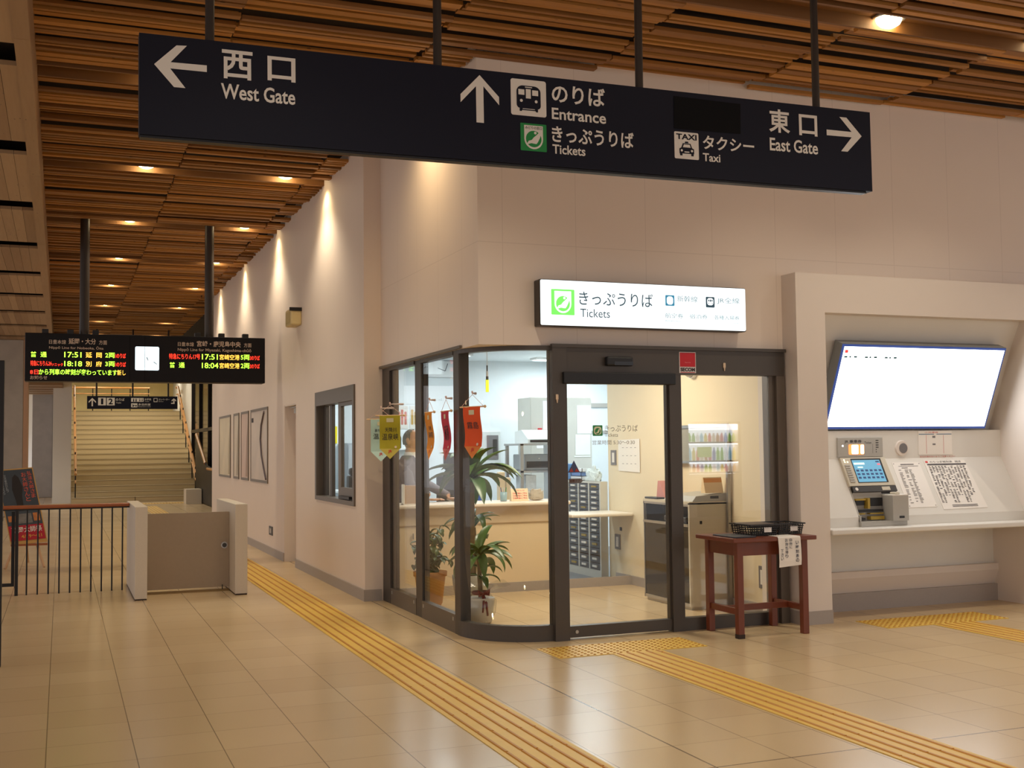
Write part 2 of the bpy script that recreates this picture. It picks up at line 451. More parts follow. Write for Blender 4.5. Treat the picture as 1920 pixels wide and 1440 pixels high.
# building walls
f = MB().box(3.06, 5.9, 8.5, 8.66, 2.36, 4.9).box(5.9, 8.85, 8.5, 8.62, 3.03, 4.9).box(8.85, 13, 8.5, 8.66, 0, 4.9)
struct(f.build('wall_facade', 'facade'))
struct(MB().box(3.06, 3.22, 8.66, 11.47, 2.36, 4.9).build('wall_notch', 'notch'))
cw = MB()
cw.box(2.88, 3.085, 11.47, 11.86, 0, 4.9).box(2.88, 3.085, 13.85, 15.14, 0, 4.9).box(2.88, 3.085, 16.0, 24.2, 0, 4.9)
cw.box(2.88, 3.085, 11.86, 13.85, 0, 0.94).box(2.88, 3.085, 11.86, 13.85, 2.225, 4.9).box(2.88, 3.085, 15.14, 16.0, 2.15, 4.9)
struct(cw.build('wall_corridor', 'wall'))
struct(MB().box(2.865, 2.88, 11.455, 15.14, 0, 0.115).box(2.865, 2.88, 16.0, 24.2, 0, 0.115).box(2.88, 3.05, 11.455, 11.47, 0, 0.115).build('baseboard_corridor', 'baseboard'))
# corridor door in its recess
d = root_struct('door_2', (3.03, 15.57, 0))
MB().box(3.03, 3.075, 15.15, 15.99, 0, 2.15).build('leaf', 'wall', d)
MB().box(2.885, 3.03, 15.14, 15.155, 0, 2.15).box(2.885, 3.03, 15.985, 16.0, 0, 2.15).box(2.885, 3.03, 15.155, 15.985, 2.135, 2.15).build('frame', 'alcove', d)
MB().box(2.94, 3.03, 15.2, 15.62, 2.03, 2.10).box(2.95, 2.975, 15.2, 15.95, 2.11, 2.13).build('door_closer', 'machgrey', d)
MB().rbox(3.0, 3.03, 15.22, 15.27, 0.95, 1.12, 0.008).build('handle', 'steel', d)
MB().rbox(3.02, 3.032, 15.3, 15.36, 1.5, 1.57, 0.003).build('door_plate', 'inkgrey', d)

# interior of the ticket office
struct(MB().box(3.085, 9.6, 16, 16.1, 0, 2.9).build('wall_office_back', 'office_white'))
struct(MB().box(9.5, 9.6, 8.95, 16, 0, 2.9).build('wall_office_far', 'office_white'))
struct(MB().box(5.94, 6.06, 8.5, 12.08, 0, 2.9).build('wall_shop_side', 'beige'))
struct(MB().box(6.06, 9.5, 12.0, 12.08, 0, 2.9).build('wall_office_near', 'office_white'))
struct(MB().box(3.085, 9.6, 8.66, 16.1, 2.82, 2.9).build('ceiling_office', 'office_white'))
struct(MB().box(3.084, 3.092, 11.47, 11.86, 0, 2.82).box(3.084, 3.092, 13.85, 24, 0, 2.82).box(3.084, 3.092, 11.86, 13.85, 0, 0.94).box(3.084, 3.092, 11.86, 13.85, 2.225, 2.82).build('wall_office_lining', 'office_white'))
struct(MB().box(3.09, 5.93, 11.52, 11.536, 0, 0.1).box(5.925, 5.94, 8.66, 11.9, 0, 0.1).build('baseboard_shop', 'baseboard'))

# alcove with the fare map and ticket machine
AX0, AX1 = 5.90, 8.95
a = MB()
a.box(AX0, 6.2, 8.29, 8.9, 0, 3.03)                 # left jamb
a.box(6.2, 8.55, 8.29, 8.9, 2.69, 3.03)             # head
a.box(8.55, AX1, 8.29, 8.9, 0, 3.03)                # right jamb
struct(a.build('wall_alcove', 'alcove'))
# leaning back of the recess, flat band, sloping desk, shelf and apron: one side profile run along X
up_ = [(8.43, 2.69), (8.54, 2.47), (8.87, 1.665), (8.72, 1.66), (8.72, 1.40)]
dn_ = [(8.86, 0.79), (8.86, 0.0), (8.95, 0.0), (8.95, 2.69)]
prof_back = up_ + [(8.455, 0.885), (8.455, 0.79)] + dn_
prof_mach = up_ + [(8.582, 1.132), (8.61, 1.132), (8.61, 0.79)] + dn_      # opening for the ticket machine
al = MB()
for x0_, x1_, pf_ in ((6.2, 6.63, prof_back), (6.63, 7.14, prof_mach), (7.14, 8.55, prof_back)):
    al.prism(pf_, lambda y, z: (x0_, y, z), lambda y, z: (x1_, y, z))
struct(al.build('wall_alcove_back', 'console'))
sh = tag(MB().rbox(6.202, 8.548, 8.265, 8.47, 0.752, 0.80, 0.012, 3).build('ticket_shelf', 'console'), 'long pale shelf running under the sloping ticket desk in the alcove', 'shelf')
kick = MB().prism([(8.86, 0.0), (8.82, 0.0), (8.82, 0.16), (8.86, 0.16)], lambda y, z: (6.2, y, z), lambda y, z: (8.55, y, z))
kick.build('baseboard_alcove', 'baseboard').__setitem__('kind', 'structure')
MB().prism([(8.86, 0.16), (8.80, 0.30), (8.80, 0.36), (8.86, 0.36)], lambda y, z: (6.2, y, z), lambda y, z: (8.55, y, z)).build('trim_1', 'alcove').__setitem__('kind', 'structure')
MB().box(AX0 - 0.004, 6.204, 8.284, 8.29, 0, 0.115).box(AX0 - 0.006, AX0, 8.284, 8.49, 0, 0.115).build('baseboard_jamb', 'baseboard').__setitem__('kind', 'structure')

# ------------------------------------------------------------------ far end of the corridor
struct(MB().box(-0.24, 0.28, 37.0, 45.5, 0, 4.3).build('wall_stairs_west', 'white'))
struct(MB().box(0.28, 4.0, 46.0, 46.2, 0, 5.2).build('wall_stairs_back', mat('stair_hall_paint', S(222, 204, 150), 0.6)))
struct(MB().box(4.0, 4.15, 38.9, 46.2, 0, 4.9).build('wall_stairs_east', 'white'))
struct(MB().box(-3.5, -0.24, 52, 52.2, 0, 4.3).build('wall_far_west', 'white'))
nw = root_struct('window_3', (4.0, 31.5, 0))
MB().box(4.02, 4.06, 24.2, 38.9, 0, 4.9).build('pane', 'night', nw)
fr = MB()
for yy in (24.3, 27, 29.5, 32, 34.3, 36.6, 38.8): fr.box(3.96, 4.06, yy - 0.05, yy + 0.05, 0, 4.9)
fr.box(3.96, 4.06, 24.3, 38.9, 2.1, 2.2)
fr.build('frame', 'blackmetal', nw)
struct(MB().box(3.085, 4.1, 24.2, 24.35, 0, 4.9).build('wall_corridor_end', 'wall'))
struct(MB().box(3.05, 4.2, 24.2, 37, 4.66, 4.9).box(-0.3, 4.2, 37, 46.2, 4.9, 5.0).build('ceiling_far', 'backing'))

# ================================================================== STOREFRONT (window_1, door_1)
g = root_struct('window_1', (3.4, 8.9, 0))
X = 3.085
# side glazing along the corridor
fr = MB()
fr.box(X - 0.015, X + 0.06, 11.2, 11.468, 0, 2.36); fr.build('frame_post', 'bronze', g)
MB().box(X + 0.01, X + 0.05, 11.08, 11.2, 0.155, 2.325).build('inner_jamb', 'bronze2', g)
MB().box(X - 0.008, X + 0.065, 10.13, 10.32, 0.0, 2.36).build('frame_post', 'bronze', g)
MB().box(X - 0.015, X + 0.075, 9.03, 9.17, 0, 2.36).build('frame_post', 'bronze', g)
for (ya, yb) in ((10.32, 11.20), (9.17, 10.13)):
    MB().box(X - 0.012, X + 0.05, ya, yb, 0, 0.155).build('bottom_rail', 'bronze2', g)
    MB().box(X - 0.02, X + 0.05, ya, yb, 2.325, 2.36).build('top_rail', 'bronze', g)
    MB().box(X + 0.005, X + 0.017, ya, yb, 0.155, 2.325).build('glass_pane', 'glass', g)
    MB().box(X - 0.016, X - 0.012, ya + 0.04, ya + 0.07, 0.10, 0.13).box(X - 0.016, X - 0.012, yb - 0.07, yb - 0.04, 0.10, 0.13).build('bolt_cover', 'steel', g)
MB().box(X - 0.05, X - 0.03, 8.9, 11.47, 2.36, 2.385).build('head_flashing', 'bronze2', g)
# curved corner: quarter circle from the side to the front
CXc, CYc, RC = 3.665, 9.08, 0.58
def arc(r, z0, z1, n=18, th=0.04, a0=0.0, a1=pi / 2):
    mb = MB(); rs = []
    for k in range(n + 1):
        t = a0 + (a1 - a0) * k / n; c, s_ = cos(t), sin(t)
        rs.append([(CXc - r * c, CYc - r * s_, z0), (CXc - (r - th) * c, CYc - (r - th) * s_, z0), (CXc - (r - th) * c, CYc - (r - th) * s_, z1), (CXc - r * c, CYc - r * s_, z1)])
    return mb.rings(rs)
arc(RC + 0.02, 0.0, 0.125, th=0.07).build('curved_bottom_rail', 'bronze', g)
arc(RC + 0.02, 2.325, 2.36, th=0.09).build('curved_top_rail', 'bronze', g)
arc(RC + 0.0, 0.125, 2.325, th=0.012, a0=0.06, n=24).build('curved_glass', 'glass', g, smooth=True)
MB().box(3.665, 3.79, 8.44, 8.56, 0, 2.36).build('frame_post', 'bronze', g)
MB().box(3.79, 5.88, 8.455, 8.56, 2.14, 2.36).build('transom', 'bronze', g)
MB().box(3.66, 5.885, 8.43, 8.47, 2.345, 2.372).build('head_flashing', 'bronze', g)
MB().box(4.74, 4.85, 8.46, 8.56, 0, 2.14).build('frame_post', 'bronze', g)
MB().box(5.745, 5.80, 8.50, 8.60, 0.0, 2.14).box(5.80, 5.885, 8.46, 8.60, 0, 2.14).build('frame_post', 'bronze2', g)
MB().box(4.85, 5.745, 8.47, 8.55, 0, 0.105).build('bottom_rail', 'bronze', g)
MB().box(4.85, 5.745, 8.505, 8.515, 0.105, 2.14).build('glass_pane', 'glass', g)

dr = root_struct('door_1', (4.26, 8.5, 0))
MB().rbox(3.75, 4.77, 8.40, 8.50, 2.05, 2.145, 0.006).build('door_track_cover', 'black', dr)
MB().box(3.79, 3.80, 8.49, 8.54, 0.03, 2.05).box(4.725, 4.74, 8.49, 8.54, 0.03, 2.05).build('stile', 'bronze', dr)
MB().box(3.79, 4.74, 8.48, 8.54, 0.015, 0.105).build('bottom_rail', 'bronze', dr)
MB().box(3.80, 4.725, 8.508, 8.518, 0.105, 2.05).build('glass_pane', 'glass', dr)
MB().cyl((3.865, 8.48, 0.06), (3.865, 8.47, 0.06), 0.014).build('lock', 'steel', dr)
pl = FY(8.503, 0.0)
e1 = MB().rrect(4.044, 4.133, 1.629, 1.716, 0.006, pl).build('emblem', mat('decal_green', S(50, 150, 84), 0.5), dr)
MB().rrect(4.055, 4.122, 1.640, 1.705, 0.02, FY(8.5015)).build('emblem_shield', mat('decal_cream', S(240, 238, 206), 0.5), e1)
MB().disc(4.0885, 1.668, 0.026, FY(8.500)).build('emblem_disc', mat('decal_green_dark', S(46, 140, 76), 0.5), e1)
MB().flat([(4.068, 1.655), (4.083, 1.66), (4.096, 1.685), (4.108, 1.685), (4.10, 1.66), (4.092, 1.652), (4.075, 1.650)], FY(8.4985)).build('seat_figure', mat('decal_cream2', S(240, 238, 206), 0.5), e1)
M['decalgrey'] = mat('decal_grey', S(150, 140, 126), 0.5)
dt = MB()
dt.text('きっぷうりば', 4.154, 4.457, 1.664, 1.718, pl); dt.text('Tickets', 4.153, 4.273, 1.621, 1.651, pl); dt.text('営業時間 5:30〜0:30', 4.039, 4.428, 1.556, 1.594, pl)
dt.build('decal_lettering', 'decalgrey', dr)
MB().flat([(3.817, 1.334), (3.924, 1.334), (3.871, 1.432)], pl).build('warning_triangle', mat('decal_blue', S(70, 82, 120), 0.5), dr)
MB().flat([(3.826, 1.339), (3.866, 1.339), (3.85, 1.37)], FY(8.501)).flat([(3.876, 1.339), (3.916, 1.339), (3.893, 1.37)], FY(8.501)).build('warning_mark', mat('decal_red', S(176, 70, 62), 0.5), dr)
MB().flat([(3.826, 1.247), (3.93, 1.247), (3.95, 1.266), (3.93, 1.285), (3.826, 1.285)], pl).build('arrow_plate', 'inkgrey', dr)
MB().text('自動ドア', 3.835, 3.925, 1.254, 1.278, FY(8.5015), 0.02).build('plate_lettering', mat('decal_brown', S(96, 52, 40), 0.5), dr)

sn = thing('door_sensor', 'black bar sensor fixed above the sliding door of the ticket office', 'sensor', (4.25, 8.43, 2.24))
MB().rbox(4.135, 4.375, 8.40, 8.456, 2.20, 2.275, 0.012).build('housing', 'black', sn)
MB().box(4.20, 4.37, 8.398, 8.40, 2.205, 2.235).build('lens', 'darkglass', sn)
sk = thing('security_sticker', 'red and white security sticker on the dark frame above the door', 'sticker', (4.91, 8.45, 2.24))
MB().box(4.832, 4.992, 8.450, 8.455, 2.152, 2.33).build('backing', mat('sticker_white', S(212, 206, 204), 0.5), sk)
MB().rect(4.838, 4.986, 2.205, 2.324, FY(8.449)).build('red_field', mat('sticker_red', S(196, 20, 36), 0.5), sk)
MB().text('SECOM', 4.842, 4.982, 2.166, 2.197, FY(8.449), 0.05).build('lettering', 'inkblack', sk)
MB().text('Security', 4.885, 4.94, 2.235, 2.247, FY(8.4483)).build('small_print', mat('sticker_pink', S(230, 150, 150), 0.5), sk)
MB().rect(4.842, 4.982, 2.155, 2.160, FY(8.449)).build('red_line', 'inkred', sk)
for (hx, hz, lb) in ((3.70, 1.93, 'small cream hook stuck on the post between the curved glass and the sliding door'), (5.27, 2.21, 'small cream hook stuck on the dark transom beside the red sticker')):
    hy = 8.44 if hx < 4 else 8.455
    MBh = MB().rbox(hx - 0.012, hx + 0.012, hy - 0.012, hy, hz - 0.01, hz + 0.035, 0.006).cyl((hx, hy - 0.008, hz - 0.008), (hx, hy - 0.008, hz - 0.035), 0.007, 0.004)
    tag(MBh.build('adhesive_hook', mat('hook_cream', S(222, 196, 168), 0.5)), lb, 'hook', 'hooks on the door frame')

# ------------------------------------------------------------------ corridor hatch window
wn = root_struct('window_2', (2.88, 12.85, 0.94))
wf = MB()
wf.box(2.862, 3.0, 11.86, 11.93, 0.94, 2.225).box(2.862, 3.0, 13.78, 13.85, 0.94, 2.225).box(2.862, 3.0, 11.93, 13.78, 2.06, 2.225).box(2.862, 3.02, 11.93, 13.78, 0.94, 0.99)
wf.build('frame', 'bronze2', wn)
MB().box(2.90, 2.94, 12.62, 12.75, 0.99, 2.06).box(2.90, 2.94, 11.93, 11.99, 0.99, 2.06).box(2.90, 2.94, 11.99, 12.62, 0.99, 1.12).box(2.90, 2.94, 11.99, 12.62, 2.02, 2.06).build('sash', 'bronze2', wn)
MB().box(2.915, 2.922, 11.99, 12.62, 1.12, 2.02).build('pane', 'glass', wn)
MB().box(2.95, 2.99, 13.3, 13.42, 0.99, 2.06).box(2.95, 2.99, 13.62, 13.78, 0.99, 2.06).build('open_sash', 'bronze', wn)
MB().box(2.865, 2.90, 12.1, 12.6, 1.0, 1.03).build('sash_pull', 'black', wn)

# ================================================================== LAMPS
def downlight(x, y, label, grp, power=DOWN_POWER, size=118, z=4.735, first=[None]):
    t = thing('downlight', label, 'ceiling light', (x, y, z), 0, grp)
    if first[0] is None:
        MB().lathe((x, y, z), [(0.10, 0.012), (0.125, 0.010), (0.13, 0.014), (0.13, 0.03), (0.10, 0.03)], 20, False).build('trim_ring', 'steel', t, True)
        MB().lathe((x, y, z), [(0.002, -0.050), (0.05, -0.045), (0.085, -0.025), (0.098, 0.0), (0.098, 0.02)], 20).build('bulb', 'lamp', t, True)
        first[0] = t
    else:
        for ch in first[0].children:
            if ch.type == 'MESH': c = ch.copy(); COL.objects.link(c); c.parent = t
    ld = bpy.data.lights.new('downlight_beam', 'SPOT'); ld.energy = power; ld.color = WARM
    ld.spot_size = R(size); ld.spot_blend = 0.7; ld.shadow_soft_size = 0.05
    lo = bpy.data.objects.new('beam', ld); COL.objects.link(lo); lo.parent = t; lo.location = (0, 0, -0.08)
    return t
ordn = ['nearest', 'second', 'third', 'fourth', 'fifth', 'sixth', 'seventh', 'eighth', 'ninth']
k = 0
for row in ROWS[4:]:
    if row > 34: continue
    dist = '%s row from the hanging West Gate sign' % ordn[k]
    downlight(0.85, row, 'round warm downlight on the soffit side, %s' % dist, 'corridor downlights')
    if row > 11: downlight(2.40, row, 'round warm downlight on the white wall side, %s' % dist, 'corridor downlights')
    k += 1
downlight(5.80, 6.89, 'round warm downlight above the end of the sign pointing to East Gate', 'concourse downlights')
downlight(7.29, 6.96, 'round warm downlight over the ticket machine end of the concourse', 'concourse downlights')
for (x, y) in ((2.7, 6.79), (1.0, 3.57), (4.2, 3.57), (7.3, 3.57), (10.2, 3.57), (1.0, -1.0), (4.2, 0.35), (7.3, 0.35), (10.2, 6.79)):
    downlight(x, y, 'round warm downlight in the ceiling over the open concourse', 'concourse downlights', power=DOWN_POWER * 1.25)

def washer(x, y, label, dirx, power=WASH_POWER, size=116):
    t = thing('wall_washer', label, 'ceiling light', (x, y, 4.72), 0, 'wall washers along the corridor wall')
    MB().lathe((x, y, 4.72), [(0.03, 0.0), (0.045, 0.0), (0.045, 0.05), (0.03, 0.05)], 14, True).build('can', 'black', t, True)
    ld = bpy.data.lights.new('washer_beam', 'SPOT'); ld.energy = power; ld.color = (1.0, 0.74, 0.40)
    ld.spot_size = R(size); ld.spot_blend = 1.0; ld.shadow_soft_size = 0.015
    lo = bpy.data.objects.new('beam', ld); COL.objects.link(lo); lo.parent = t; lo.location = (0, 0, -0.05)
    lo.rotation_euler = (0, R(-dirx), 0)
nm = ['above the serving hatch', 'above the plain corridor door', 'above the framed pictures', 'beyond the framed pictures', 'at the far end of the corridor wall']
for i, row in enumerate(ROWS[5:9]): washer(2.70, row, 'small wall washer lamp %s' % nm[i], 8)
washer(2.66, 9.62, 'small wall washer lamp above the side glazing', 14, WASH_POWER * 2.4, 140)

# stair hall lamps and office lamps
for (x, y, p_) in ((1.2, 37.5, 3.4), (3.0, 37.5, 3.4), (1.2, 40.2, 1.6), (3.0, 40.2, 1.6), (1.2, 43.5, 2.2), (3.0, 43.5, 2.2)):
    downlight(x, y, 'round warm downlight in the ceiling over the staircase', 'staircase downlights', power=DOWN_POWER * p_ * 0.62, z=4.85, size=150)
ld = downlight(-1.6, 47, 'round cool downlight in the timber soffit of the far passage', 'staircase downlights', power=420, z=4.20, size=150)
[c for c in ld.children if c.type == 'LIGHT'][0].data.color = (0.80, 0.88, 1.0)
downlight(-1.6, 34, 'round warm downlight set in the timber soffit by the concrete columns', 'staircase downlights', power=60, z=4.28)

def tube_lamp(x, y, label, col, power, sx=1.2, sy=0.25, group='office ceiling lamps'):
    t = thing('ceiling_lamp', label, 'ceiling light', (x, y, 2.82), 0, group)
    MB().box(x - sx / 2, x + sx / 2, y - sy / 2, y + sy / 2, 2.79, 2.82).build('housing', 'white', t)
    MB().box(x - sx / 2 + 0.03, x + sx / 2 - 0.03, y - sy / 2 + 0.03, y + sy / 2 - 0.03, 2.78, 2.79).build('diffuser', emit_mat('diffuser', col + (1,), 1.5), t)
    ld = bpy.data.lights.new('lamp_area', 'AREA'); ld.shape = 'RECTANGLE'; ld.size = sx; ld.size_y = sy; ld.energy = power; ld.color = col
    lo = bpy.data.objects.new('beam', ld); COL.objects.link(lo); lo.parent = t; lo.location = (0, 0, -0.05)
COOL = (0.86, 0.96, 1.0)
for (x, y, l) in ((4.4, 12.9, 'over the counter'), (6.6, 13.6, 'over the printer rack'), (8.2, 13.9, 'by the white inner door'), (4.6, 14.8, 'by the wall clock'), (6.9, 15.2, 'over the steel locker')):
    tube_lamp(x, y, 'white fluorescent ceiling lamp in the ticket office %s' % l, COOL, 21)
tube_lamp(4.6, 10.3, 'warm ceiling lamp over the ticket office lobby', (1.0, 0.88, 0.68), 38, 0.9, 0.9)

# ================================================================== HANGING SIGNS
# big direction sign; u,v measured from the panel centre, the panel hangs a hair out of level
SGC = (2.4, 5.5, 3.266)
TH = 0.0068
def SG(off=0.0):
    def f(u, v): return (SGC[0] + u * cos(TH) - v * sin(TH), SGC[1] - off, SGC[2] + u * sin(TH) + v * cos(TH))
    return f
sg = thing('hanging_sign', 'long dark navy hanging sign pointing to West Gate and East Gate', 'sign', SGC)
MB().prism([(-2.08, -0.239), (2.075, -0.239), (2.075, 0.238), (-2.08, 0.238)], SG(0.0), SG(-0.07)).build('panel', 'signnavy', sg)
MB().prism([(-2.075, -0.251), (2.04, -0.251), (2.04, -0.240), (-2.075, -0.240)], SG(-0.012), SG(-0.06)).build('bottom_strip', 'black', sg)
for u in (-1.757, -0.617, 0.548, 1.717):
    p = SG(-0.035)(u, 0.238)
    MB().cyl(p, (p[0], p[1], 4.76), 0.022).build('pole', 'polebrown', sg)
MB().flat([(0.74, 0.026), (1.168, 0.030), (1.172, 0.203), (0.742, 0.209)], SG(0.003)).build('blanking_panel', 'signpatch', sg)
O = SG(0.002)
arr = MB()
arr.flat([(-1.775, 0.082), (-1.775, 0.114), (-1.940, 0.112), (-1.866, 0.198), (-1.913, 0.195), (-2.014, 0.095), (-1.925, -0.005), (-1.873, -0.005), (-1.942, 0.082)], O)
arr.build('west_arrow', 'signwhite', sg)
MB().flat([(-0.422, -0.041), (-0.381, -0.041), (-0.381, 0.152), (-0.295, 0.060), (-0.295, 0.103), (-0.401, 0.209), (-0.507, 0.099), (-0.507, 0.057), (-0.422, 0.148)], O).build('straight_arrow', 'signwhite', sg)
MB().flat([(1.758, 0.073), (1.936, 0.075), (1.857, -0.014), (1.903, -0.014), (2.008, 0.087), (1.902, 0.190), (1.852, 0.190), (1.936, 0.107), (1.758, 0.107)], O).build('east_arrow', 'signwhite', sg)
for s_, r_, b_ in (('西', (-1.705, -1.561, 0.061, 0.201), .02), ('口', (-1.49, -1.355, 0.072, 0.192), .02), ('West Gate', (-1.71, -1.357, -0.038, 0.037), .018),
                   ('のりば', (0.005, 0.318, 0.105, 0.206), .02), ('Entrance', (0.003, 0.322, 0.014, 0.076), .018), ('きっぷうりば', (0.001, 0.487, -0.108, -0.02), .02),
                   ('Tickets', (0.003, 0.195, -0.171, -0.121), .018), ('タクシー', (0.92, 1.256, -0.074, 0.004), .02), ('Taxi', (0.918, 1.031, -0.143, -0.097), .018),
                   ('東', (1.361, 1.503, 0.06, 0.196), .02), ('口', (1.566, 1.693, 0.058, 0.182), .02), ('East Gate', (1.362, 1.693, -0.048, 0.028), .018)):
    MB().text(s_, *r_, O, b_).build('lettering', 'signwhite', sg)
def train_icon(u0, u1, v0, v1, parent, f1, f2, f3, mw, mk):
    W, H = u1 - u0, v1 - v0
    m_ = lambda a, b: (u0 + a * W, v0 + b * H)
    pc = MB().rrect(u0, u1, v0, v1, 0.06 * W, f1).build('train_pictogram', mw, parent)
    k = MB()
    body = []
    for cx_, cy_, a0, rx, ry in ((0.74, 0.30, -pi / 2, .10, .10), (0.66, 0.66, 0, .18, .17), (0.34, 0.66, pi / 2, .18, .17), (0.26, 0.30, pi, .10, .10)):
        body += [m_(cx_ + rx * cos(a0 + j * pi / 12), cy_ + ry * sin(a0 + j * pi / 12)) for j in range(7)]
    k.flat(body, f2)
    k.flat([m_(.24, .12), m_(.30, .12), m_(.33, .20), m_(.24, .20)], f2).flat([m_(.70, .12), m_(.76, .12), m_(.76, .20), m_(.67, .20)], f2).flat([m_(.30, .15), m_(.70, .15), m_(.70, .18), m_(.30, .18)], f2)
    k.build('train_body', mk, pc)
    wdw = MB()
    for (a, b, c, d_) in ((.21, .38, .57, .72), (.42, .56, .48, .74), (.60, .77, .57, .72), (.40, .60, .775, .80)):
        wdw.flat([m_(a, c), m_(b, c), m_(b, d_), m_(a, d_)], f3)
    wdw.disc(*m_(.29, .41), .04 * W, f3).disc(*m_(.71, .41), .04 * W, f3)
    wdw.build('train_windows', mw, pc)
train_icon(-0.229, -0.028, 0.018, 0.211, sg, SG(0.002), SG(0.003), SG(0.004), 'signwhite', 'signnavy')
def seat_emblem(u0, u1, v0, v1, parent, fs, mg, mw, text=True):
    W, H = u1 - u0, v1 - v0; m_ = lambda a, b: (u0 + a * W, v0 + b * H)
    e = MB().rrect(u0, u1, v0, v1, 0.03 * W, fs[0]).build('seat_emblem', mg, parent)
    sh_ = [m_(.14, .93), m_(.14, .5)] + [m_(.5 - .36 * cos(t * pi / 12), .44 - .37 * sin(t * pi / 12)) for t in range(13)] + [m_(.86, .5), m_(.86, .93)]
    MB().flat(sh_, fs[1]).build('shield', mw, e)
    MB().disc(*m_(.5, .44), .30 * W, fs[2], 24, .30 * H).build('disc', mg, e)
    MB().flat([m_(.22, .22), m_(.30, .36), m_(.42, .40), m_(.50, .50), m_(.60, .58), m_(.70, .68), m_(.78, .66), m_(.74, .50), m_(.66, .34), m_(.60, .26), m_(.40, .28)], fs[3]).disc(*m_(.56, .66), .05 * W, fs[3]).build('seated_figure', mw, e)
    if text: MB().text('みどりの窓口', *[c for c in (m_(.18, .8)[0], m_(.82, .8)[0], m_(.5, .79)[1], m_(.5, .90)[1])], fs[2], .01).build('emblem_lettering', 'inkblack', e)
seat_emblem(-0.178, -0.030, -0.167, -0.021, sg, (SG(.002), SG(.003), SG(.004), SG(.005)), 'signgreen', 'signwhite')
def taxi_icon(u0, u1, v0, v1, parent, fs):
    W, H = u1 - u0, v1 - v0; m_ = lambda a, b: (u0 + a * W, v0 + b * H)
    t_ = MB().rrect(u0, u1, v0, v1, .05 * W, fs[0]).build('taxi_pictogram', 'signwhite', parent)
    k = MB().text('TAXI', m_(.08, 0)[0], m_(.92, 0)[0], m_(0, .72)[1], m_(0, .93)[1], fs[1], .03)
    k.flat([m_(.20, .20), m_(.80, .20), m_(.80, .38), m_(.72, .42), m_(.66, .58), m_(.34, .58), m_(.28, .42), m_(.20, .38)], fs[1])
    k.flat([m_(.42, .59), m_(.58, .59), m_(.56, .65), m_(.44, .65)], fs[1])
    k.flat([m_(.22, .12), m_(.32, .12), m_(.32, .20), m_(.22, .20)], fs[1]).flat([m_(.68, .12), m_(.78, .12), m_(.78, .20), m_(.68, .20)], fs[1])
    k.build('taxi_car', 'signnavy', t_)
    MB().flat([m_(.34, .43), m_(.66, .43), m_(.62, .54), m_(.38, .54)], fs[2]).disc(*m_(.29, .31), .045 * W, fs[2]).disc(*m_(.71, .31), .045 * W, fs[2]).flat([m_(.40, .24), m_(.60, .24), m_(.60, .28), m_(.40, .28)], fs[2]).build('taxi_windows', 'signwhite', t_)
taxi_icon(0.739, 0.893, -0.140, 0.011, sg, (SG(.002), SG(.003), SG(.004)))

# departure board
BY = 16.25
db = thing('departure_board', 'black electronic departure board with square lit clock hanging over the corridor', 'departure board', (1.1, BY, 2.79))
MB().rbox(-0.455, 2.656, BY, BY + 0.28, 2.474, 3.11, 0.008).build('housing', 'board', db)
for x in (0.272, 1.905): MB().cyl((x, BY + 0.14, 3.10), (x, BY + 0.14, 4.80), 0.062, n=20).build('pole', 'polebrown', db)
for x in (-0.211, 0.10, 0.415, 1.74, 2.063, 2.39): MB().rbox(x - 0.04, x + 0.04, BY + 0.02, BY + 0.12, 3.09, 3.165, 0.006).build('bracket', 'black', db)
MB().box(1.04, 1.045, BY - 0.002, BY, 2.48, 3.10).box(0.845, 0.85, BY - 0.002, BY, 2.48, 3.10).build('panel_joint', 'signpatch', db)
B1 = FY(BY, .002); B2 = FY(BY, .004)
ck = MB().rrect(0.917, 1.228, 2.634, 2.956, 0.02, B1).build('clock_face', 'clockface', db)
MB().flat([(1.062, 2.81), (1.072, 2.812), (1.088, 2.77), (1.080, 2.768)], B2).flat([(1.155, 2.745), (1.16, 2.752), (1.20, 2.722), (1.197, 2.716)], B2).build('clock_hands', 'inkblack', ck)
for s_, r_, b_ in (('日豊本線', (-0.163, 0.045, 2.967, 3.023), 0), ('延岡・大分', (0.077, 0.419, 2.969, 3.047), .012), ('方面', (0.455, 0.557, 2.97, 3.030), 0), ('Nippō Line for Nobeoka, Ōita', (-0.162, 0.514, 2.894, 2.945), 0), ('お知らせ', (-0.388, -0.18, 2.495, 2.547), .01),
                   ('日豊本線', (1.473, 1.685, 2.972, 3.030), 0), ('宮崎・鹿児島中央', (1.725, 2.321, 2.971, 3.052), .012), ('方面', (2.362, 2.466, 2.975, 3.034), 0), ('Nippō Line for Miyazaki, Kagoshima-chūō', (1.471, 2.464, 2.895, 2.949), 0)):
    MB().text(s_, *r_, B1, b_ + .008).build('printed_title', 'boardtext', db)
L = MB()
for s_, r_ in (('普  通', (-0.387, -0.19, 2.789, 2.862)), ('17:51', (0.025, 0.239, 2.792, 2.864)), ('2両', (0.536, 0.657, 2.794, 2.864)), ('18:18', (0.026, 0.247, 2.674, 2.744)), ('3両', (0.537, 0.658, 2.677, 2.747)), ('から列車の時刻が変わっています', (-0.284, 0.688, 2.558, 2.637)),
               ('17:51', (1.793, 2.007, 2.794, 2.869)), ('5両', (2.319, 2.44, 2.796, 2.871)), ('普  通', (1.363, 1.564, 2.675, 2.751)), ('18:04', (1.793, 2.015, 2.675, 2.75)), ('2両', (2.32, 2.44, 2.676, 2.753))):
    MB().text(s_, *r_, B1, .012).build('green_led_text', 'led_g', db)
L = MB()
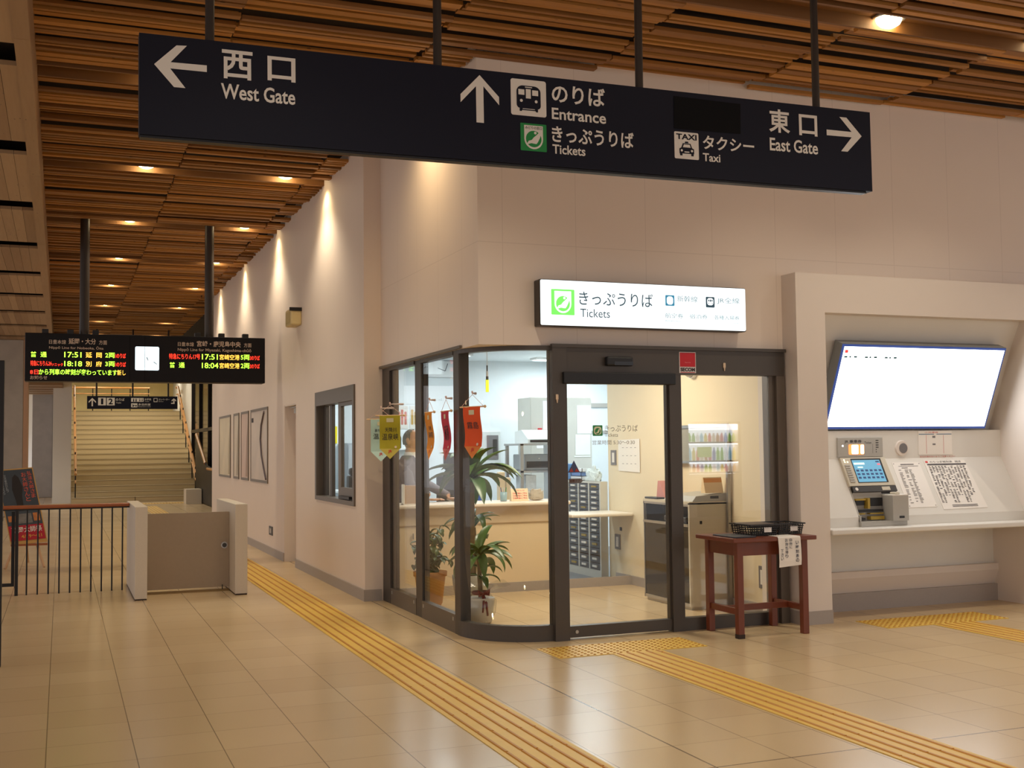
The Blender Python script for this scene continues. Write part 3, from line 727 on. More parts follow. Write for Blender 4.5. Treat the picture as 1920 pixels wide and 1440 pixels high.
for s_, r_ in (('1のりば', (0.664, 0.797, 2.793, 2.857)), ('特急にちりん24', (-0.386, -0.132, 2.674, 2.744)), ('ソニック', (-0.128, 0.01, 2.674, 2.714)), ('1のりば', (0.665, 0.798, 2.677, 2.74)), ('8日', (-0.389, -0.289, 2.563, 2.622)), ('特急にちりん17号', (1.358, 1.768, 2.794, 2.87)), ('2のりば', (2.445, 2.58, 2.797, 2.86)), ('2のりば', (2.445, 2.58, 2.68, 2.744))):
    MB().text(s_, *r_, B1, .004).build('red_led_text', 'led_r', db)
L = MB()
for s_, r_ in (('延  岡', (0.291, 0.493, 2.792, 2.866)), ('別  府', (0.292, 0.494, 2.674, 2.746)), ('新し', (0.69, 0.797, 2.563, 2.635)), ('宮崎空港', (2.03, 2.303, 2.794, 2.869)), ('宮崎空港', (2.03, 2.303, 2.675, 2.752))):
    MB().text(s_, *r_, B1, .006).build('orange_led_text', 'led_o', db)

# far platform sign
YF = 31.0
fs = thing('platform_sign', 'small dark hanging sign with platform numbers 1 and 2 before the stairs', 'sign', (1.7, YF, 2.78))
MB().box(0.599, 2.808, YF, YF + 0.12, 2.621, 2.947).build('panel', 'signnavy', fs)
for x in (0.823, 1.70, 2.58): MB().cyl((x, YF + 0.06, 2.94), (x, YF + 0.06, 4.8), 0.022, n=10).build('rod', 'polebrown', fs)
P1, P2 = FY(YF, .004), FY(YF, .008)
L = MB()
L.flat([(.706, 2.687), (.738, 2.687), (.738, 2.84), (.811, 2.77), (.811, 2.81), (.722, 2.899), (.635, 2.81), (.635, 2.77), (.706, 2.84)], P1)
L.flat([(2.647, 2.753), (2.735, 2.753), (2.735, 2.845), (2.773, 2.815), (2.773, 2.85), (2.715, 2.897), (2.66, 2.85), (2.66, 2.815), (2.70, 2.845), (2.70, 2.783), (2.647, 2.783)], P1)
L.rect(0.86, 1.05, 2.709, 2.907, P1).rect(1.069, 1.261, 2.71, 2.904, P1).rect(1.659, 1.965, 2.804, 2.902, P1).rect(1.66, 1.812, 2.661, 2.764, P1).rect(2.212, 2.308, 2.799, 2.9, P1)
L.text('のりば', 1.287, 1.496, 2.824, 2.895, P1, .01).text('Tracks', 1.295, 1.416, 2.76, 2.796, P1).text('お手洗', 1.992, 2.15, 2.841, 2.895, P1, .01).text('多目的室', 1.836, 2.137, 2.705, 2.762, P1, .01).text('エレベーター', 2.336, 2.606, 2.843, 2.891, P1, .01)
L.text('Toilets', 1.993, 2.10, 2.803, 2.823, P1).text('Multipurpose room', 1.83, 2.14, 2.662, 2.686, P1).text('Elevator', 2.336, 2.46, 2.803, 2.823, P1)
L.build('lettering', 'signwhite', fs)
L = MB().text('1', 0.93, 0.985, 2.735, 2.885, P2, .03).text('2', 1.11, 1.215, 2.735, 2.885, P2, .03)
for (x, z) in ((1.72, 2.84), (1.78, 2.84)): L.disc(x, z + .035, .012, P2).rect(x - .014, x + .014, z - .03, z + .02, P2)
for x in (1.87, 1.93): L.disc(x, 2.875, .012, P2).flat([(x - .022, 2.82), (x + .022, 2.82), (x, 2.862)], P2)
L.disc(1.70, 2.73, .012, P2).flat([(1.68, 2.68), (1.72, 2.68), (1.76, 2.72), (1.70, 2.715)], P2).disc(1.78, 2.70, .02, P2)
L.rect(2.225, 2.295, 2.815, 2.888, P2)
L.build('pictograms', 'signnavy', fs)

# lit ticket sign
LY = 8.362
lb = thing('lightbox_sign', 'lit white Tickets sign box on the wall above the office door', 'sign', (4.49, 8.43, 2.69))
MB().rbox(3.533, 5.452, LY + 0.012, 8.499, 2.507, 2.884, 0.012).build('housing', 'polebrown', lb)
MB().rbox(3.54, 5.442, LY, LY + 0.03, 2.514, 2.877, 0.01).build('lit_face', 'boxface', lb)
L1, L2, L3, L4, L5 = [FY(LY, o) for o in (.002, .003, .004, .005, .006)]
seat_emblem(3.627, 3.831, 2.597, 2.803, lb, (L1, L2, L3, L4), 'boxgreen', 'boxface', False)
MB().text('きっぷうりば', 3.872, 4.542, 2.685, 2.795, L1, .004).text('Tickets', 3.881, 4.146, 2.585, 2.653, L1).build('title_lettering', 'boxdark', lb)
MB().text('新幹線', 4.771, 4.967, 2.742, 2.793, L1).text('JR全線', 5.157, 5.377, 2.736, 2.793, L1).text('航空券', 4.657, 4.828, 2.602, 2.643, L1).text('宿泊券', 4.888, 5.062, 2.604, 2.641, L1).text('各種入場券', 5.125, 5.374, 2.602, 2.640, L1).text('Airline tickets', 4.656, 4.80, 2.572, 2.587, L1).text('Vouchers', 5.30, 5.373, 2.571, 2.584, L1).build('small_lettering', 'boxgrey', lb)
ic = MB().rrect(4.66, 4.746, 2.704, 2.793, .008, L1).build('bullet_train_icon', 'boxteal', lb)
MB().rrect(4.673, 4.733, 2.714, 2.783, .022, L2).build('icon_nose', 'boxface', ic)
ic = MB().rrect(5.047, 5.132, 2.703, 2.793, .008, L1).build('train_icon', 'boxdark', lb)
MB().rrect(5.06, 5.119, 2.722, 2.783, .02, L2).build('icon_face', 'boxface', ic)
MB().rect(5.068, 5.08, 2.755, 2.768, L3).rect(5.084, 5.096, 2.752, 2.77, L3).rect(5.10, 5.112, 2.755, 2.768, L3).disc(5.071, 2.738, .004, L3).disc(5.108, 2.738, .004, L3).build('icon_windows', 'boxdark', ic)

# ================================================================== ALCOVE: map screen, ticket machine, notices
def SCR(off=0.0):   # u = X, v = distance up the tilted face from its lower edge
    d_ = Vector((0, -0.3, 0.735)).normalized(); n_ = Vector((0, -0.735, -0.3)).normalized()
    return lambda u, v: tuple(Vector((u, 8.70, 1.692)) + d_ * v + n_ * off)
ms = thing('route_map_screen', 'large glowing white fare map screen tilted forward in the alcove', 'screen', (7.4, 8.6, 1.69))
MB().prism([(6.46, -0.02), (8.345, -0.02), (8.345, 0.80), (6.46, 0.80)], SCR(0.0), SCR(-0.11)).build('housing', mat('screen_case', S(128, 130, 130), .45), ms)
MB().prism([(6.463, -0.016), (8.342, -0.016), (8.342, 0.796), (6.463, 0.796)], SCR(0.004), SCR(-0.01)).build('edge_band', 'screenblue', ms)
sf = MB().prism([(6.487, 0.008), (8.325, 0.008), (8.325, 0.775), (6.487, 0.775)], SCR(0.006), SCR(0.0)).build('lit_face', 'screen', ms)
Q = SCR(.008)
MB().rect(6.50, 6.535, .715, .745, Q).rect(8.03, 8.09, .06, .066, Q).build('red_mark', 'screenred', ms)
L = MB()
for i, x in enumerate((6.505, 6.56, 6.61, 6.73, 6.78, 6.83, 6.95, 7.0, 7.05)): L.rect(x, x + (.035 if i % 3 != 1 else .02), .672, .688, Q)
L.build('legend_marks', 'screendark', ms)
L = MB()
for i in range(5): L.rect(7.74 + i * .085, 7.80 + i * .085, .70, .705, Q)
for i in range(6): L.rect(7.36 + i * .08, 7.42 + i * .08, .075, .079, Q)
L.flat([(7.47, .55), (7.475, .55), (7.485, .61), (7.48, .61)], Q).flat([(7.33, .33), (7.42, .36), (7.50, .36), (7.50, .364), (7.42, .364), (7.33, .334)], Q).rect(7.45, 7.60, .27, .273, Q)
L.build('route_lines', 'screenpink', ms)

def DSK(off=0.0):   # u = X, v = distance down the sloping desk
    d_ = Vector((0, -0.265, -0.515)).normalized(); n_ = Vector((0, -0.515, 0.265)).normalized()
    return lambda u, v: tuple(Vector((u, 8.72, 1.40)) + d_ * v + n_ * off)
tm = thing('ticket_machine', 'grey touch screen ticket vending machine set into the sloping desk', 'ticket machine', (6.88, 8.5, 0.8))
VP = FY(8.72)
MB().rbox(6.612, 7.118, 8.70, 8.72, 1.418, 1.598, 0.004).build('top_panel', 'machgrey', tm)
P_ = FY(8.70, .001); P2_ = FY(8.70, .002)
L = MB().text('JR 乗車券', 6.685, 6.878, 1.543, 1.577, P_, .015).text('Ticket', 6.908, 6.987, 1.540, 1.560, P_)
for i in range(6): L.rect(7.035, 7.068 if i < 4 else 7.045, 1.565 - i * .021, 1.573 - i * .021, P_)
L.rect(7.0, 7.002, 1.45, 1.54, P_)
L.build('panel_lettering', 'inkblack', tm)
MB().rrect(6.729, 6.904, 1.441, 1.535, .012, P_).build('fare_display', emit_mat('fare_orange', (1.0, .22, .05, 1), 1.6), tm)
MB().rrect(6.762, 6.838, 1.446, 1.531, .01, P2_).rrect(6.862, 6.90, 1.446, 1.531, .01, P2_).build('lit_digits', emit_mat('fare_lit', (1.0, .95, .6, 1), 3.0), tm)
MB().disc(6.665, 1.522, .009, P_).build('indicator', emit_mat('indicator_white', (1, 1, 1, 1), 2.0), tm)
MB().prism([(6.625, 0.0), (7.125, 0.0), (7.137, .285), (6.628, .285)], DSK(.03), DSK(-.02)).build('screen_bezel', 'machbeige', tm)
ts = MB().prism([(6.735, .012), (7.07, .012), (7.07, .255), (6.735, .255)], DSK(.033), DSK(.025)).build('touch_screen', 'black', tm)
D = DSK(.034)
MB().rect(6.74, 7.05, .028, .25, D).build('lit_display', emit_mat('touch_blue', (.15, .42, .60, 1), .62), ts)
L = MB()
for r_ in range(3):
    for c in range(6): L.rect(6.752 + c * .05, 6.784 + c * .05, .125 + r_ * .036, .145 + r_ * .036, DSK(.035))
L.rect(7.0, 7.04, .04, .054, DSK(.035)).build('screen_buttons', emit_mat('touch_dark', (.02, .05, .13, 1), .8), ts)
MB().rect(6.75, 6.87, .055, .075, DSK(.035)).rect(6.78, 6.84, .095, .108, DSK(.035)).build('screen_caption', emit_mat('touch_pale', (.6, .9, .7, 1), 1.0), ts)
MB().rect(7.01, 7.045, .065, .082, DSK(.035)).build('cancel_key', emit_mat('touch_red', (.7, .12, .15, 1), 1.0), ts)
L = MB()
for i in range(8): L.prism([(6.648, .075 + i * .023), (6.700, .075 + i * .023), (6.700, .087 + i * .023), (6.648, .087 + i * .023)], DSK(.038), DSK(.028))
L.build('side_keys', 'machgrey', tm)
MB().disc(6.662, .045, .008, DSK(.032)).disc(6.692, .045, .008, DSK(.032)).disc(6.66, .025, .008, DSK(.032)).build('side_lamps', emit_mat('side_lamp', (1, .85, .5, 1), 2.0), tm)
# lower bank: shelf of slots on the left, coin box on the right
MB().box(6.632, 7.138, 8.42, 8.60, 0.802, 0.845).box(6.632, 6.648, 8.44, 8.60, 0.845, 0.90).build('base', 'machgrey', tm)
MB().prism([(8.585, 1.137), (8.44, 0.845), (8.605, 0.845)], lambda y, z: (6.632, y, z), lambda y, z: (6.65, y, z)).box(6.65, 6.965, 8.555, 8.60, 0.845, 1.125).build('bank_back', 'machgrey', tm)
MB().prism([(6.65, .29), (7.135, .29), (7.135, .345), (6.65, .345)], DSK(.03), DSK(-.01)).build('tray_lid', 'machdark', tm)
MB().prism([(6.97, .30), (7.06, .30), (7.06, .335), (6.97, .335)], DSK(.033), DSK(.03)).build('coin_window', 'machbeige', tm)
MB().disc(6.69, .318, .016, DSK(.032)).build('coin_light', 'signwhite', tm)
MB().box(6.965, 7.14, 8.40, 8.60, 0.845, 1.07).build('coin_box', 'machgrey', tm)
MB().box(6.965, 7.14, 8.40, 8.60, 1.07, 1.078).build('coin_box_lid', 'signwhite', tm)
MB().rbox(7.03, 7.075, 8.43, 8.52, 1.078, 1.10, .008).box(7.045, 7.06, 8.44, 8.46, 1.10, 1.102).build('coin_slot', 'machbeige', tm)
MB().box(7.035, 7.09, 8.397, 8.40, .868, .888).build('dark_label', 'black', tm)
L = MB(); L.box(6.66, 6.755, 8.53, 8.556, .985, 1.03).box(6.80, 6.955, 8.53, 8.556, .975, 1.05).box(6.66, 6.955, 8.52, 8.556, .925, .945).box(6.67, 6.74, 8.50, 8.556, .852, .875).build('slot_openings', 'black', tm)
L = MB(); L.box(6.655, 6.76, 8.515, 8.56, 1.03, 1.045).box(6.77, 6.795, 8.50, 8.56, .955, 1.05).box(6.66, 6.75, 8.51, 8.56, .905, .915).box(6.80, 6.95, 8.51, 8.56, .905, .915).box(6.80, 6.95, 8.50, 8.56, .855, .885).build('slot_mouths', 'brass', tm)
# speaker grille
sp_ = thing('speaker_grille', 'round grey speaker in the panel beside the ticket machine', 'speaker', (7.35, 8.72, 1.494))
MB().cyl((7.345, 8.72, 1.494), (7.345, 8.705, 1.494), .075, .068, 32).build('surround', 'alcove', sp_)
MB().cyl((7.356, 8.705, 1.494), (7.356, 8.702, 1.494), .047, .047, 28).build('grille', 'inkgrey', sp_)
# notices on the desk
def notice(name, label, quad, parentless=None): ...
n1 = thing('fare_notice', 'pale list of fares on the desk just beside the ticket machine', 'notice', (7.37, 8.6, 1.2))
MB().prism([(7.21, .045), (7.53, .045), (7.545, .505), (7.215, .505)], DSK(.003), DSK(.0005)).build('sheet', 'paper', n1)
L = MB().rect(7.30, 7.455, .062, .072, DSK(.005)).rect(7.27, 7.50, .083, .087, DSK(.005)).rect(7.30, 7.37, .10, .107, DSK(.005))
rnd = random.Random(9)
for i in range(24):
    v = .122 + i * .0145
    for x in (7.255, 7.325, 7.375):
        if rnd.random() < .8: L.rect(x, x + rnd.uniform(.02, .045), v, v + .006, DSK(.005))
L.disc(7.225, .06, .005, DSK(.005)).disc(7.52, .06, .005, DSK(.005)).disc(7.23, .49, .005, DSK(.005)).disc(7.53, .49, .005, DSK(.005))
L.build('print', 'inkgrey', n1)
n2 = thing('timetable_notice', 'white timetable full of small black figures lying on the sloping desk', 'notice', (7.85, 8.6, 1.2))
MB().prism([(7.585, .03), (8.075, .03), (8.13, .53), (7.605, .535)], DSK(.004), DSK(.0005)).build('sheet', 'paper', n2)
MB().rect(7.60, 7.628, .038, .056, DSK(.006)).build('red_mark', 'inkred', n2)
L = MB().text('のりつぎ時刻表', 7.65, 7.92, .058, .036, DSK(.006)).text('宮崎方面', 7.95, 8.02, .058, .036, DSK(.006)).rect(7.61, 8.075, .066, .082, DSK(.006))
for c in range(12):
    x = 7.618 + c * .037
    n_ = 27 if c % 4 in (0, 1) else 22
    if c == 11: n_ = 20
    for i in range(n_):
        v = .092 + i * .0142
        if rnd.random() < .86: L.rect(x, x + rnd.uniform(.016, .028), v, v + rnd.uniform(.005, .009), DSK(.006))
for i in range(2): L.rect(7.72, 8.02, .492 + i * .014, .498 + i * .014, DSK(.006))
L.build('print', mat('print_soft', S(84, 80, 84), .6), n2)
n3 = thing('red_lined_notice', 'pale notice with red rules fixed below the glowing map screen', 'notice', (7.74, 8.715, 1.5))
MB().box(7.545, 7.945, 8.714, 8.7195, 1.43, 1.655).build('sheet', 'paper', n3)
V3 = FY(8.714, .001)
MB().rect(7.55, 7.73, 1.620, 1.627, V3).rect(7.76, 7.94, 1.620, 1.627, V3).build('blue_rule', mat('rule_blue', S(80, 120, 150), .6), n3)
MB().text('小児運賃', 7.62, 7.78, 1.633, 1.647, V3).rect(7.635, 7.638, 1.44, 1.615, V3).rect(7.84, 7.843, 1.44, 1.615, V3).build('red_rules', 'inkred', n3)
MB().rect(7.71, 7.745, 1.588, 1.608, V3).rect(7.71, 7.745, 1.52, 1.535, V3).build('symbols', 'inkgrey', n3)
n4 = tag(MB().text('お忘れ物のないようご注意ください', 7.56, 7.98, 1.403, 1.420, FY(8.7165)).build('red_strip_label', mat('print_red_soft', S(206, 96, 88), .6)), 'thin red line of lettering just above the timetable on the desk', 'label')

# ================================================================== CORRIDOR WALL THINGS
pics = [(21.396, 22.99, 'pale tan framed picture, farthest from the serving hatch', S(216, 198, 158)), (20.316, 20.979, 'narrow framed picture second from the far end of the corridor wall', S(208, 190, 162)),
        (19.218, 20.062, 'narrow reddish framed picture beside the large one on the corridor wall', S(204, 170, 146)), (17.327, 18.989, 'largest framed picture with a curved dark line, nearest the plain door', S(206, 188, 168))]
for i, (ya, yb, lbl, c) in enumerate(pics):
    t = thing('framed_picture', lbl, 'picture', (2.87, (ya + yb) / 2, 1.6), 0, 'framed pictures on the corridor wall')
    w_ = .05
    MB().box(2.866, 2.879, ya, ya + w_, 1.036, 2.187).box(2.866, 2.879, yb - w_, yb, 1.036, 2.187).box(2.866, 2.879, ya + w_, yb - w_, 1.036, 1.036 + .04).box(2.866, 2.879, ya + w_, yb - w_, 2.147, 2.187).build('frame', mat('picture_frame_bronze', S(112, 96, 74), .35, .5), t)
    MB().box(2.871, 2.878, ya + w_, yb - w_, 1.076, 2.147).build('picture', mat('picture_print', c, .3, var=.25, scale=2.2), t)
    if i == 3:
        pts = [(17.44, 1.10), (17.62, 1.25), (17.84, 1.45), (17.95, 1.70), (17.88, 1.92), (17.62, 2.12)]
        MB().tube([(2.868, y, z) for y, z in pts], .02, 6).build('drawn_line', mat('drawn_dark', S(92, 80, 84), .5), t)
        MB().box(2.866, 2.871, 18.70, 18.86, 1.98, 2.05).build('dark_mark', 'inkblack', t)
    else:
        MB().flat([(ya + .1, 1.1), (ya + .3, 1.1), (ya + .22, 1.7), (ya + .08, 2.0)], lambda u, v: (2.8695, u, v)).build('drawn_band', mat('drawn_band', tuple(c_ * .72 for c_ in c[:3]) + (1,), .5), t)
cb_ = thing('wall_box', 'small cream box fixed high on the corridor wall above the hatch', 'wall box', (2.8, 14.95, 3.26))
MB().rbox(2.74, 2.88, 14.75, 15.15, 3.15, 3.37, .02).build('case', mat('box_cream', S(208, 186, 132), .5), cb_)
MB().box(2.735, 2.741, 14.80, 15.1, 3.19, 3.33).build('front', mat('box_front', S(190, 168, 110), .5), cb_)
MB().box(2.72, 2.88, 14.735, 14.75, 3.33, 3.375).build('bracket', 'blackmetal', cb_)
ou = thing('wall_outlet', 'small dark outlet plate low on the corridor wall', 'outlet', (2.87, 17.06, .35))
MB().rbox(2.868, 2.88, 16.92, 17.2, .29, .42, .004).build('plate', 'machdark', ou)
MB().box(2.866, 2.868, 17.0, 17.12, .32, .39).build('cover', 'steel', ou)

# ================================================================== TACTILE PAVING
def bars(name, label, x0, x1, y0, y1, n=5):
    t = thing(name, label, 'tactile paving', ((x0 + x1) / 2, (y0 + y1) / 2, 0), 0, 'yellow tactile guide strips')
    MB().box(x0, x1, y0, y1, 0.0005, 0.004).build('tiles', 'yellow', t)
    r = MB(); P = (x1 - x0) / n
    for i in range(n):
        xc = x0 + P * (i + .5); y = y0
        while y < y1 - .01:
            ye = min(y + .424, y1)
            r.prism([(xc - .011, .004), (xc + .011, .004), (xc + .006, .009), (xc - .006, .009)], lambda a, b, y=y: (a, y, b), lambda a, b, ye=ye: (a, ye - .006, b)); y += .429
    r.build('ridges', 'yellow2', t)
bars('tactile_strip', 'long yellow tactile strip along the corridor past the glazed corner', 2.075, 2.49, .8, 33.5)
bars('tactile_strip', 'yellow tactile strip leading to the sliding door of the ticket office', 3.83, 4.235, .8, 7.765)
bars('tactile_strip', 'yellow tactile strip leading to the ticket machine alcove', 6.905, 7.33, 1.2, 7.86)
def dots(label, x0, x1, y0, y1):
    t = thing('tactile_pad', label, 'tactile paving', ((x0 + x1) / 2, (y0 + y1) / 2, 0), 0, 'dotted tactile pads')
    MB().box(x0, x1, y0, y1, .0005, .004).build('tiles', 'yellow', t)
    d_ = MB(); nx = round((x1 - x0) / .0536); ny = round((y1 - y0) / .0536)
    for i in range(nx):
        for j in range(ny):
            d_.cyl((x0 + (i + .5) * (x1 - x0) / nx, y0 + (j + .5) * (y1 - y0) / ny, .004), (x0 + (i + .5) * (x1 - x0) / nx, y0 + (j + .5) * (y1 - y0) / ny, .009), .0125, .007, 8)
    d_.build('studs', 'yellow2', t, True)
dots('dotted yellow tactile pad outside the sliding door', 3.40, 4.641, 7.765, 8.20)
dots('dotted yellow tactile pad in front of the ticket machine alcove', 6.435, 7.735, 7.86, 8.285)
dots('dotted yellow tactile pad just inside the sliding door', 3.62, 4.72, 8.70, 9.12)
bars('tactile_strip', 'yellow tactile strip lying across the foot of the stairs', 0.6, 3.6, 35.0, 35.4, 36)

# ================================================================== SIDE TABLE
TX0, TX1, TY0, TY1 = 5.03, 5.70, 7.93, 8.43
tb = thing('side_table', 'dark red-brown wooden side table in front of the shop window', 'table', ((TX0 + TX1) / 2, (TY0 + TY1) / 2, 0))
TZ = .80
MB().rbox(TX0 - .07, TX1 + .05, TY0 - .06, TY1 + .03, TZ - .035, TZ, .006).build('table_top', 'darkwood', tb)
lw = .055
for (x, y) in ((TX0, TY0), (TX1 - lw, TY0), (TX0, TY1 - lw), (TX1 - lw, TY1 - lw)):
    lg = MB().rbox(x, x + lw, y, y + lw, .0, TZ - .035, .004).build('leg', 'darkwood', tb)
    if (x, y) == (TX0, TY0): MB().box(x - .001, x + lw + .001, y - .001, y + lw + .001, .0, .035).build('foot_wear', 'rubber', lg)
MB().box(TX0 + lw, TX1 - lw, TY0 + .01, TY0 + .03, TZ - .145, TZ - .035).box(TX0 + lw, TX1 - lw, TY1 - .03, TY1 - .01, TZ - .145, TZ - .035).box(TX0 + .01, TX0 + .03, TY0 + lw, TY1 - lw, TZ - .145, TZ - .035).box(TX1 - .03, TX1 - .01, TY0 + lw, TY1 - lw, TZ - .145, TZ - .035).build('apron', 'darkwood', tb)
for (x0, x1, y0, y1) in ((TX0 + .012, TX0 + .042, TY0 + lw, TY1 - lw), (TX1 - .042, TX1 - .012, TY0 + lw, TY1 - lw), (TX0 + .042, TX1 - .042, (TY0 + TY1) / 2 - .015, (TY0 + TY1) / 2 + .015)):
    MB().rbox(x0, x1, y0, y1, .185, .235, .003).build('stretcher', 'darkwood', tb)
def basket(x0, x1, y0, y1, z, label, paper):
    t = thing('wire_basket', label, 'basket', ((x0 + x1) / 2, (y0 + y1) / 2, z), 0, 'black baskets on the side table')
    i = .02; h = .085
    b_ = MB().box(x0 + i, x1 - i, y0 + i, y1 - i, z, z + .006)
    for k in range(4):
        zz = z + .012 + k * .018; e = i * (1 - (zz - z) / h)
        b_.box(x0 + e, x1 - e, y0 + e, y0 + e + .004, zz, zz + .007).box(x0 + e, x1 - e, y1 - e - .004, y1 - e, zz, zz + .007).box(x0 + e, x0 + e + .004, y0 + e, y1 - e, zz, zz + .007).box(x1 - e - .004, x1 - e, y0 + e, y1 - e, zz, zz + .007)
    n_ = 11
    for k in range(n_ + 1):
        x = x0 + i + (x1 - x0 - 2 * i) * k / n_
        b_.cyl((x, y0 + i, z), (x, y0 + .002, z + h), .0035, n=5).cyl((x, y1 - i, z), (x, y1 - .002, z + h), .0035, n=5)
    for k in range(8):
        y = y0 + i + (y1 - y0 - 2 * i) * k / 7
        b_.cyl((x0 + i, y, z), (x0 + .002, y, z + h), .0035, n=5).cyl((x1 - i, y, z), (x1 - .002, y, z + h), .0035, n=5)
    b_.build('mesh', 'black', t)
    MB().box(x0 - .006, x1 + .006, y0 - .006, y0 + .008, z + h, z + h + .01).box(x0 - .006, x1 + .006, y1 - .008, y1 + .006, z + h, z + h + .01).box(x0 - .006, x0 + .008, y0, y1, z + h, z + h + .01).box(x1 - .008, x1 + .006, y0, y1, z + h, z + h + .01).build('rim', 'black', t)
    MB().box((x0 + x1) / 2 - .005, (x0 + x1) / 2 + .065, y0 + .004, y0 + .006, z + .03, z + .07).build('card', 'paper', t)
    return t
basket(5.20, 5.47, 7.99, 8.30, TZ, 'black basket with a brown cover in it, at the middle of the table', None)
basket(5.48, 5.74, 8.02, 8.30, TZ, 'open black basket standing at the wall end of the table', None)
tag(MB().rbox(5.225, 5.445, 8.02, 8.27, TZ + .074, TZ + .098, .006).build('brown_cover', mat('cover_brown', S(92, 78, 72), .6)), 'brown flat cover lying across the middle basket', 'cover')
tag(MB().rbox(5.0, 5.19, 7.90, 8.25, TZ, TZ + .012, .004).build('dark_folder', mat('folder_dark', S(58, 58, 66), .5)), 'flat dark folder lying on the table by the sliding door', 'folder')
pn = thing('handwritten_notice', 'white paper with handwritten Japanese hanging over the table edge', 'notice', (5.5, 7.87, .7))
ph = MB(); ys = [(8.06, .8015), (7.95, .8015), (7.872, .801), (7.862, .79), (7.86, .70), (7.858, .60), (7.862, .555)]
b0 = 0
for (y, z) in ys: ph.v += [Vector((5.37 + (.0 if z > .7 else .006), y, z)), Vector((5.585 + (.0 if z > .7 else .004), y, z + (.0 if z > .6 else .014)))]
for i in range(len(ys) - 1): ph.f.append((2 * i, 2 * i + 1, 2 * i + 3, 2 * i + 2)); ph.t.append(.5)
ph.build('sheet', 'paper', pn)
PN = FY(7.856, .001)
L = MB()
def vert_text(s_, x, z, size, mb):
    for ch in s_:
        if ch not in '  ': mb.text(ch, x - size / 2, x + size / 2, z - size, z, PN, .012)
        z -= size * 1.18
vert_text('い時刻表の', 5.548, .765, .030, L); vert_text('自由に', 5.487, .785, .024, L); vert_text('お持ち帰り', 5.447, .785, .027, L); vert_text('下さい', 5.403, .70, .026, L)
L.build('handwriting', 'ink', pn)

# ================================================================== GATE, RAILINGS, POSTER STAND
for (x0, x1, lbl) in ((0.72, 0.845, 'pale stone slab pier joining the railing and the grey gate'), (1.74, 1.87, 'pale stone slab pier beside the white corridor wall')):
    t = thing('gate_pier', lbl, 'pier', ((x0 + x1) / 2, 13.3, 0), 0, 'stone piers of the low gate')
    MB().rbox(x0, x1, 12.57, 14.15, .012, .965, .006).build('slab', 'stone', t)
    MB().box(x0 + .004, x1 - .004, 12.575, 14.145, 0, .012).build('joint', 'rubber', t)
gt = thing('low_gate', 'low flat grey metal gate panel standing between two stone piers', 'gate', (1.29, 13.05, 0))
MB().box(.848, 1.738, 13.03, 13.07, .045, .865).build('panel', 'gate', gt)
MB().box(.848, 1.738, 13.01, 13.09, 0, .012).box(.848, 1.738, 13.035, 13.065, .012, .022).build('floor_track', mat('track_brass', S(150, 120, 72), .4, .3), gt)
MB().cyl((1.685, 13.03, .50), (1.685, 13.012, .50), .036, n=24).build('ring_pull', 'steel', gt)
MB().cyl((1.685, 13.0125, .50), (1.685, 13.010, .50), .024, n=20).build('pull_recess', 'machdark', gt)
MB().box(1.66, 1.668, 13.015, 13.03, .02, .07).build('floor_bolt', 'black', gt)

rl = thing('railing', 'black baluster railing with brown wooden handrail ending at the stone pier', 'railing', (.13, 13.6, 0))
MB().rbox(-1.8, .718, 13.56, 13.64, .93, .968, .012).build('handrail', 'railwood', rl)
MB().box(-1.8, .718, 13.585, 13.615, .915, .93).build('flat_bar', 'blackmetal', rl)
MB().box(-.455, -.422, 13.57, 13.62, 0, .915).build('post', 'blackmetal', rl)
for i in range(10):
    x = -.337 + .1092 * i
    MB().cyl((x, 13.6, 0), (x, 13.6, .917), .0085, n=8).build('baluster', 'blackmetal', rl)
rg = thing('railing_gate', 'black bar gate leaf hung on the end post of the railing', 'gate', (-.9, 13.7, 0))
MB().box(-.495, -.462, 13.68, 13.72, .09, .90).build('stile', 'blackmetal', rg)
MB().box(-1.5, -.495, 13.685, 13.715, .09, .125).build('bottom_bar', 'blackmetal', rg)
MB().box(-1.5, -.58, 13.685, 13.715, .80, .84).build('upper_bar', 'blackmetal', rg)
for i in range(4): MB().cyl((-.605 - .11 * i, 13.7, .12), (-.605 - .11 * i, 13.7, .81), .0085, n=8).build('baluster', 'blackmetal', rg)
tag(MB().rbox(-.445, -.392, 9.15, 9.21, 0, 2.22, .004).build('slim_post', 'blackmetal'), 'slim dark upright post standing alone near the railing, at the frame edge', 'post')

pt = thing('poster_easel', 'wooden easel holding a dark festival poster with a red band, behind the railing', 'poster stand', (-.44, 17.0, 0))
ang = R(11.5)
def EA(off=0.0):   # u across, v up the leaning board from its lower middle
    def f(u, v):
        uu, vv = u * cos(ang) - v * sin(ang), u * sin(ang) * .35 + v * cos(ang)
        return (-.40 + uu, 16.93 + vv * .22 - off, .36 + vv)
    return f
MB().prism([(-.235, -.05), (.235, -.05), (.235, .98), (-.235, .98)], EA(0), EA(-.03)).build('board', mat('easel_board', S(196, 152, 84), .6), pt)
po = MB().rect(-.222, .222, .0, .965, EA(.003)).build('poster', mat('poster_dark', S(60, 68, 76), .5, var=.2, scale=5), pt)
MB().rect(-.222, .222, .0, .205, EA(.005)).build('red_band', mat('poster_red', S(178, 26, 44), .5), po)
L = MB().text('延岡大師祭', -.19, .20, .105, .185, EA(.007), .01); L.build('band_title', 'signwhite', po)
MB().text('4/19〜21', -.08, .18, .03, .075, EA(.007), .01).build('band_date', mat('poster_gold', S(220, 168, 70), .5), po)
L = MB()
def vt(s_, u, v, size):
    for ch in s_: L.text(ch, u - size / 2, u + size / 2, v - size, v, EA(.006), .006); v_ = size * 1.12; v -= v_
vt('弘法大師さま', .175, .93, .055); vt('お大師さんと', .10, .92, .06)
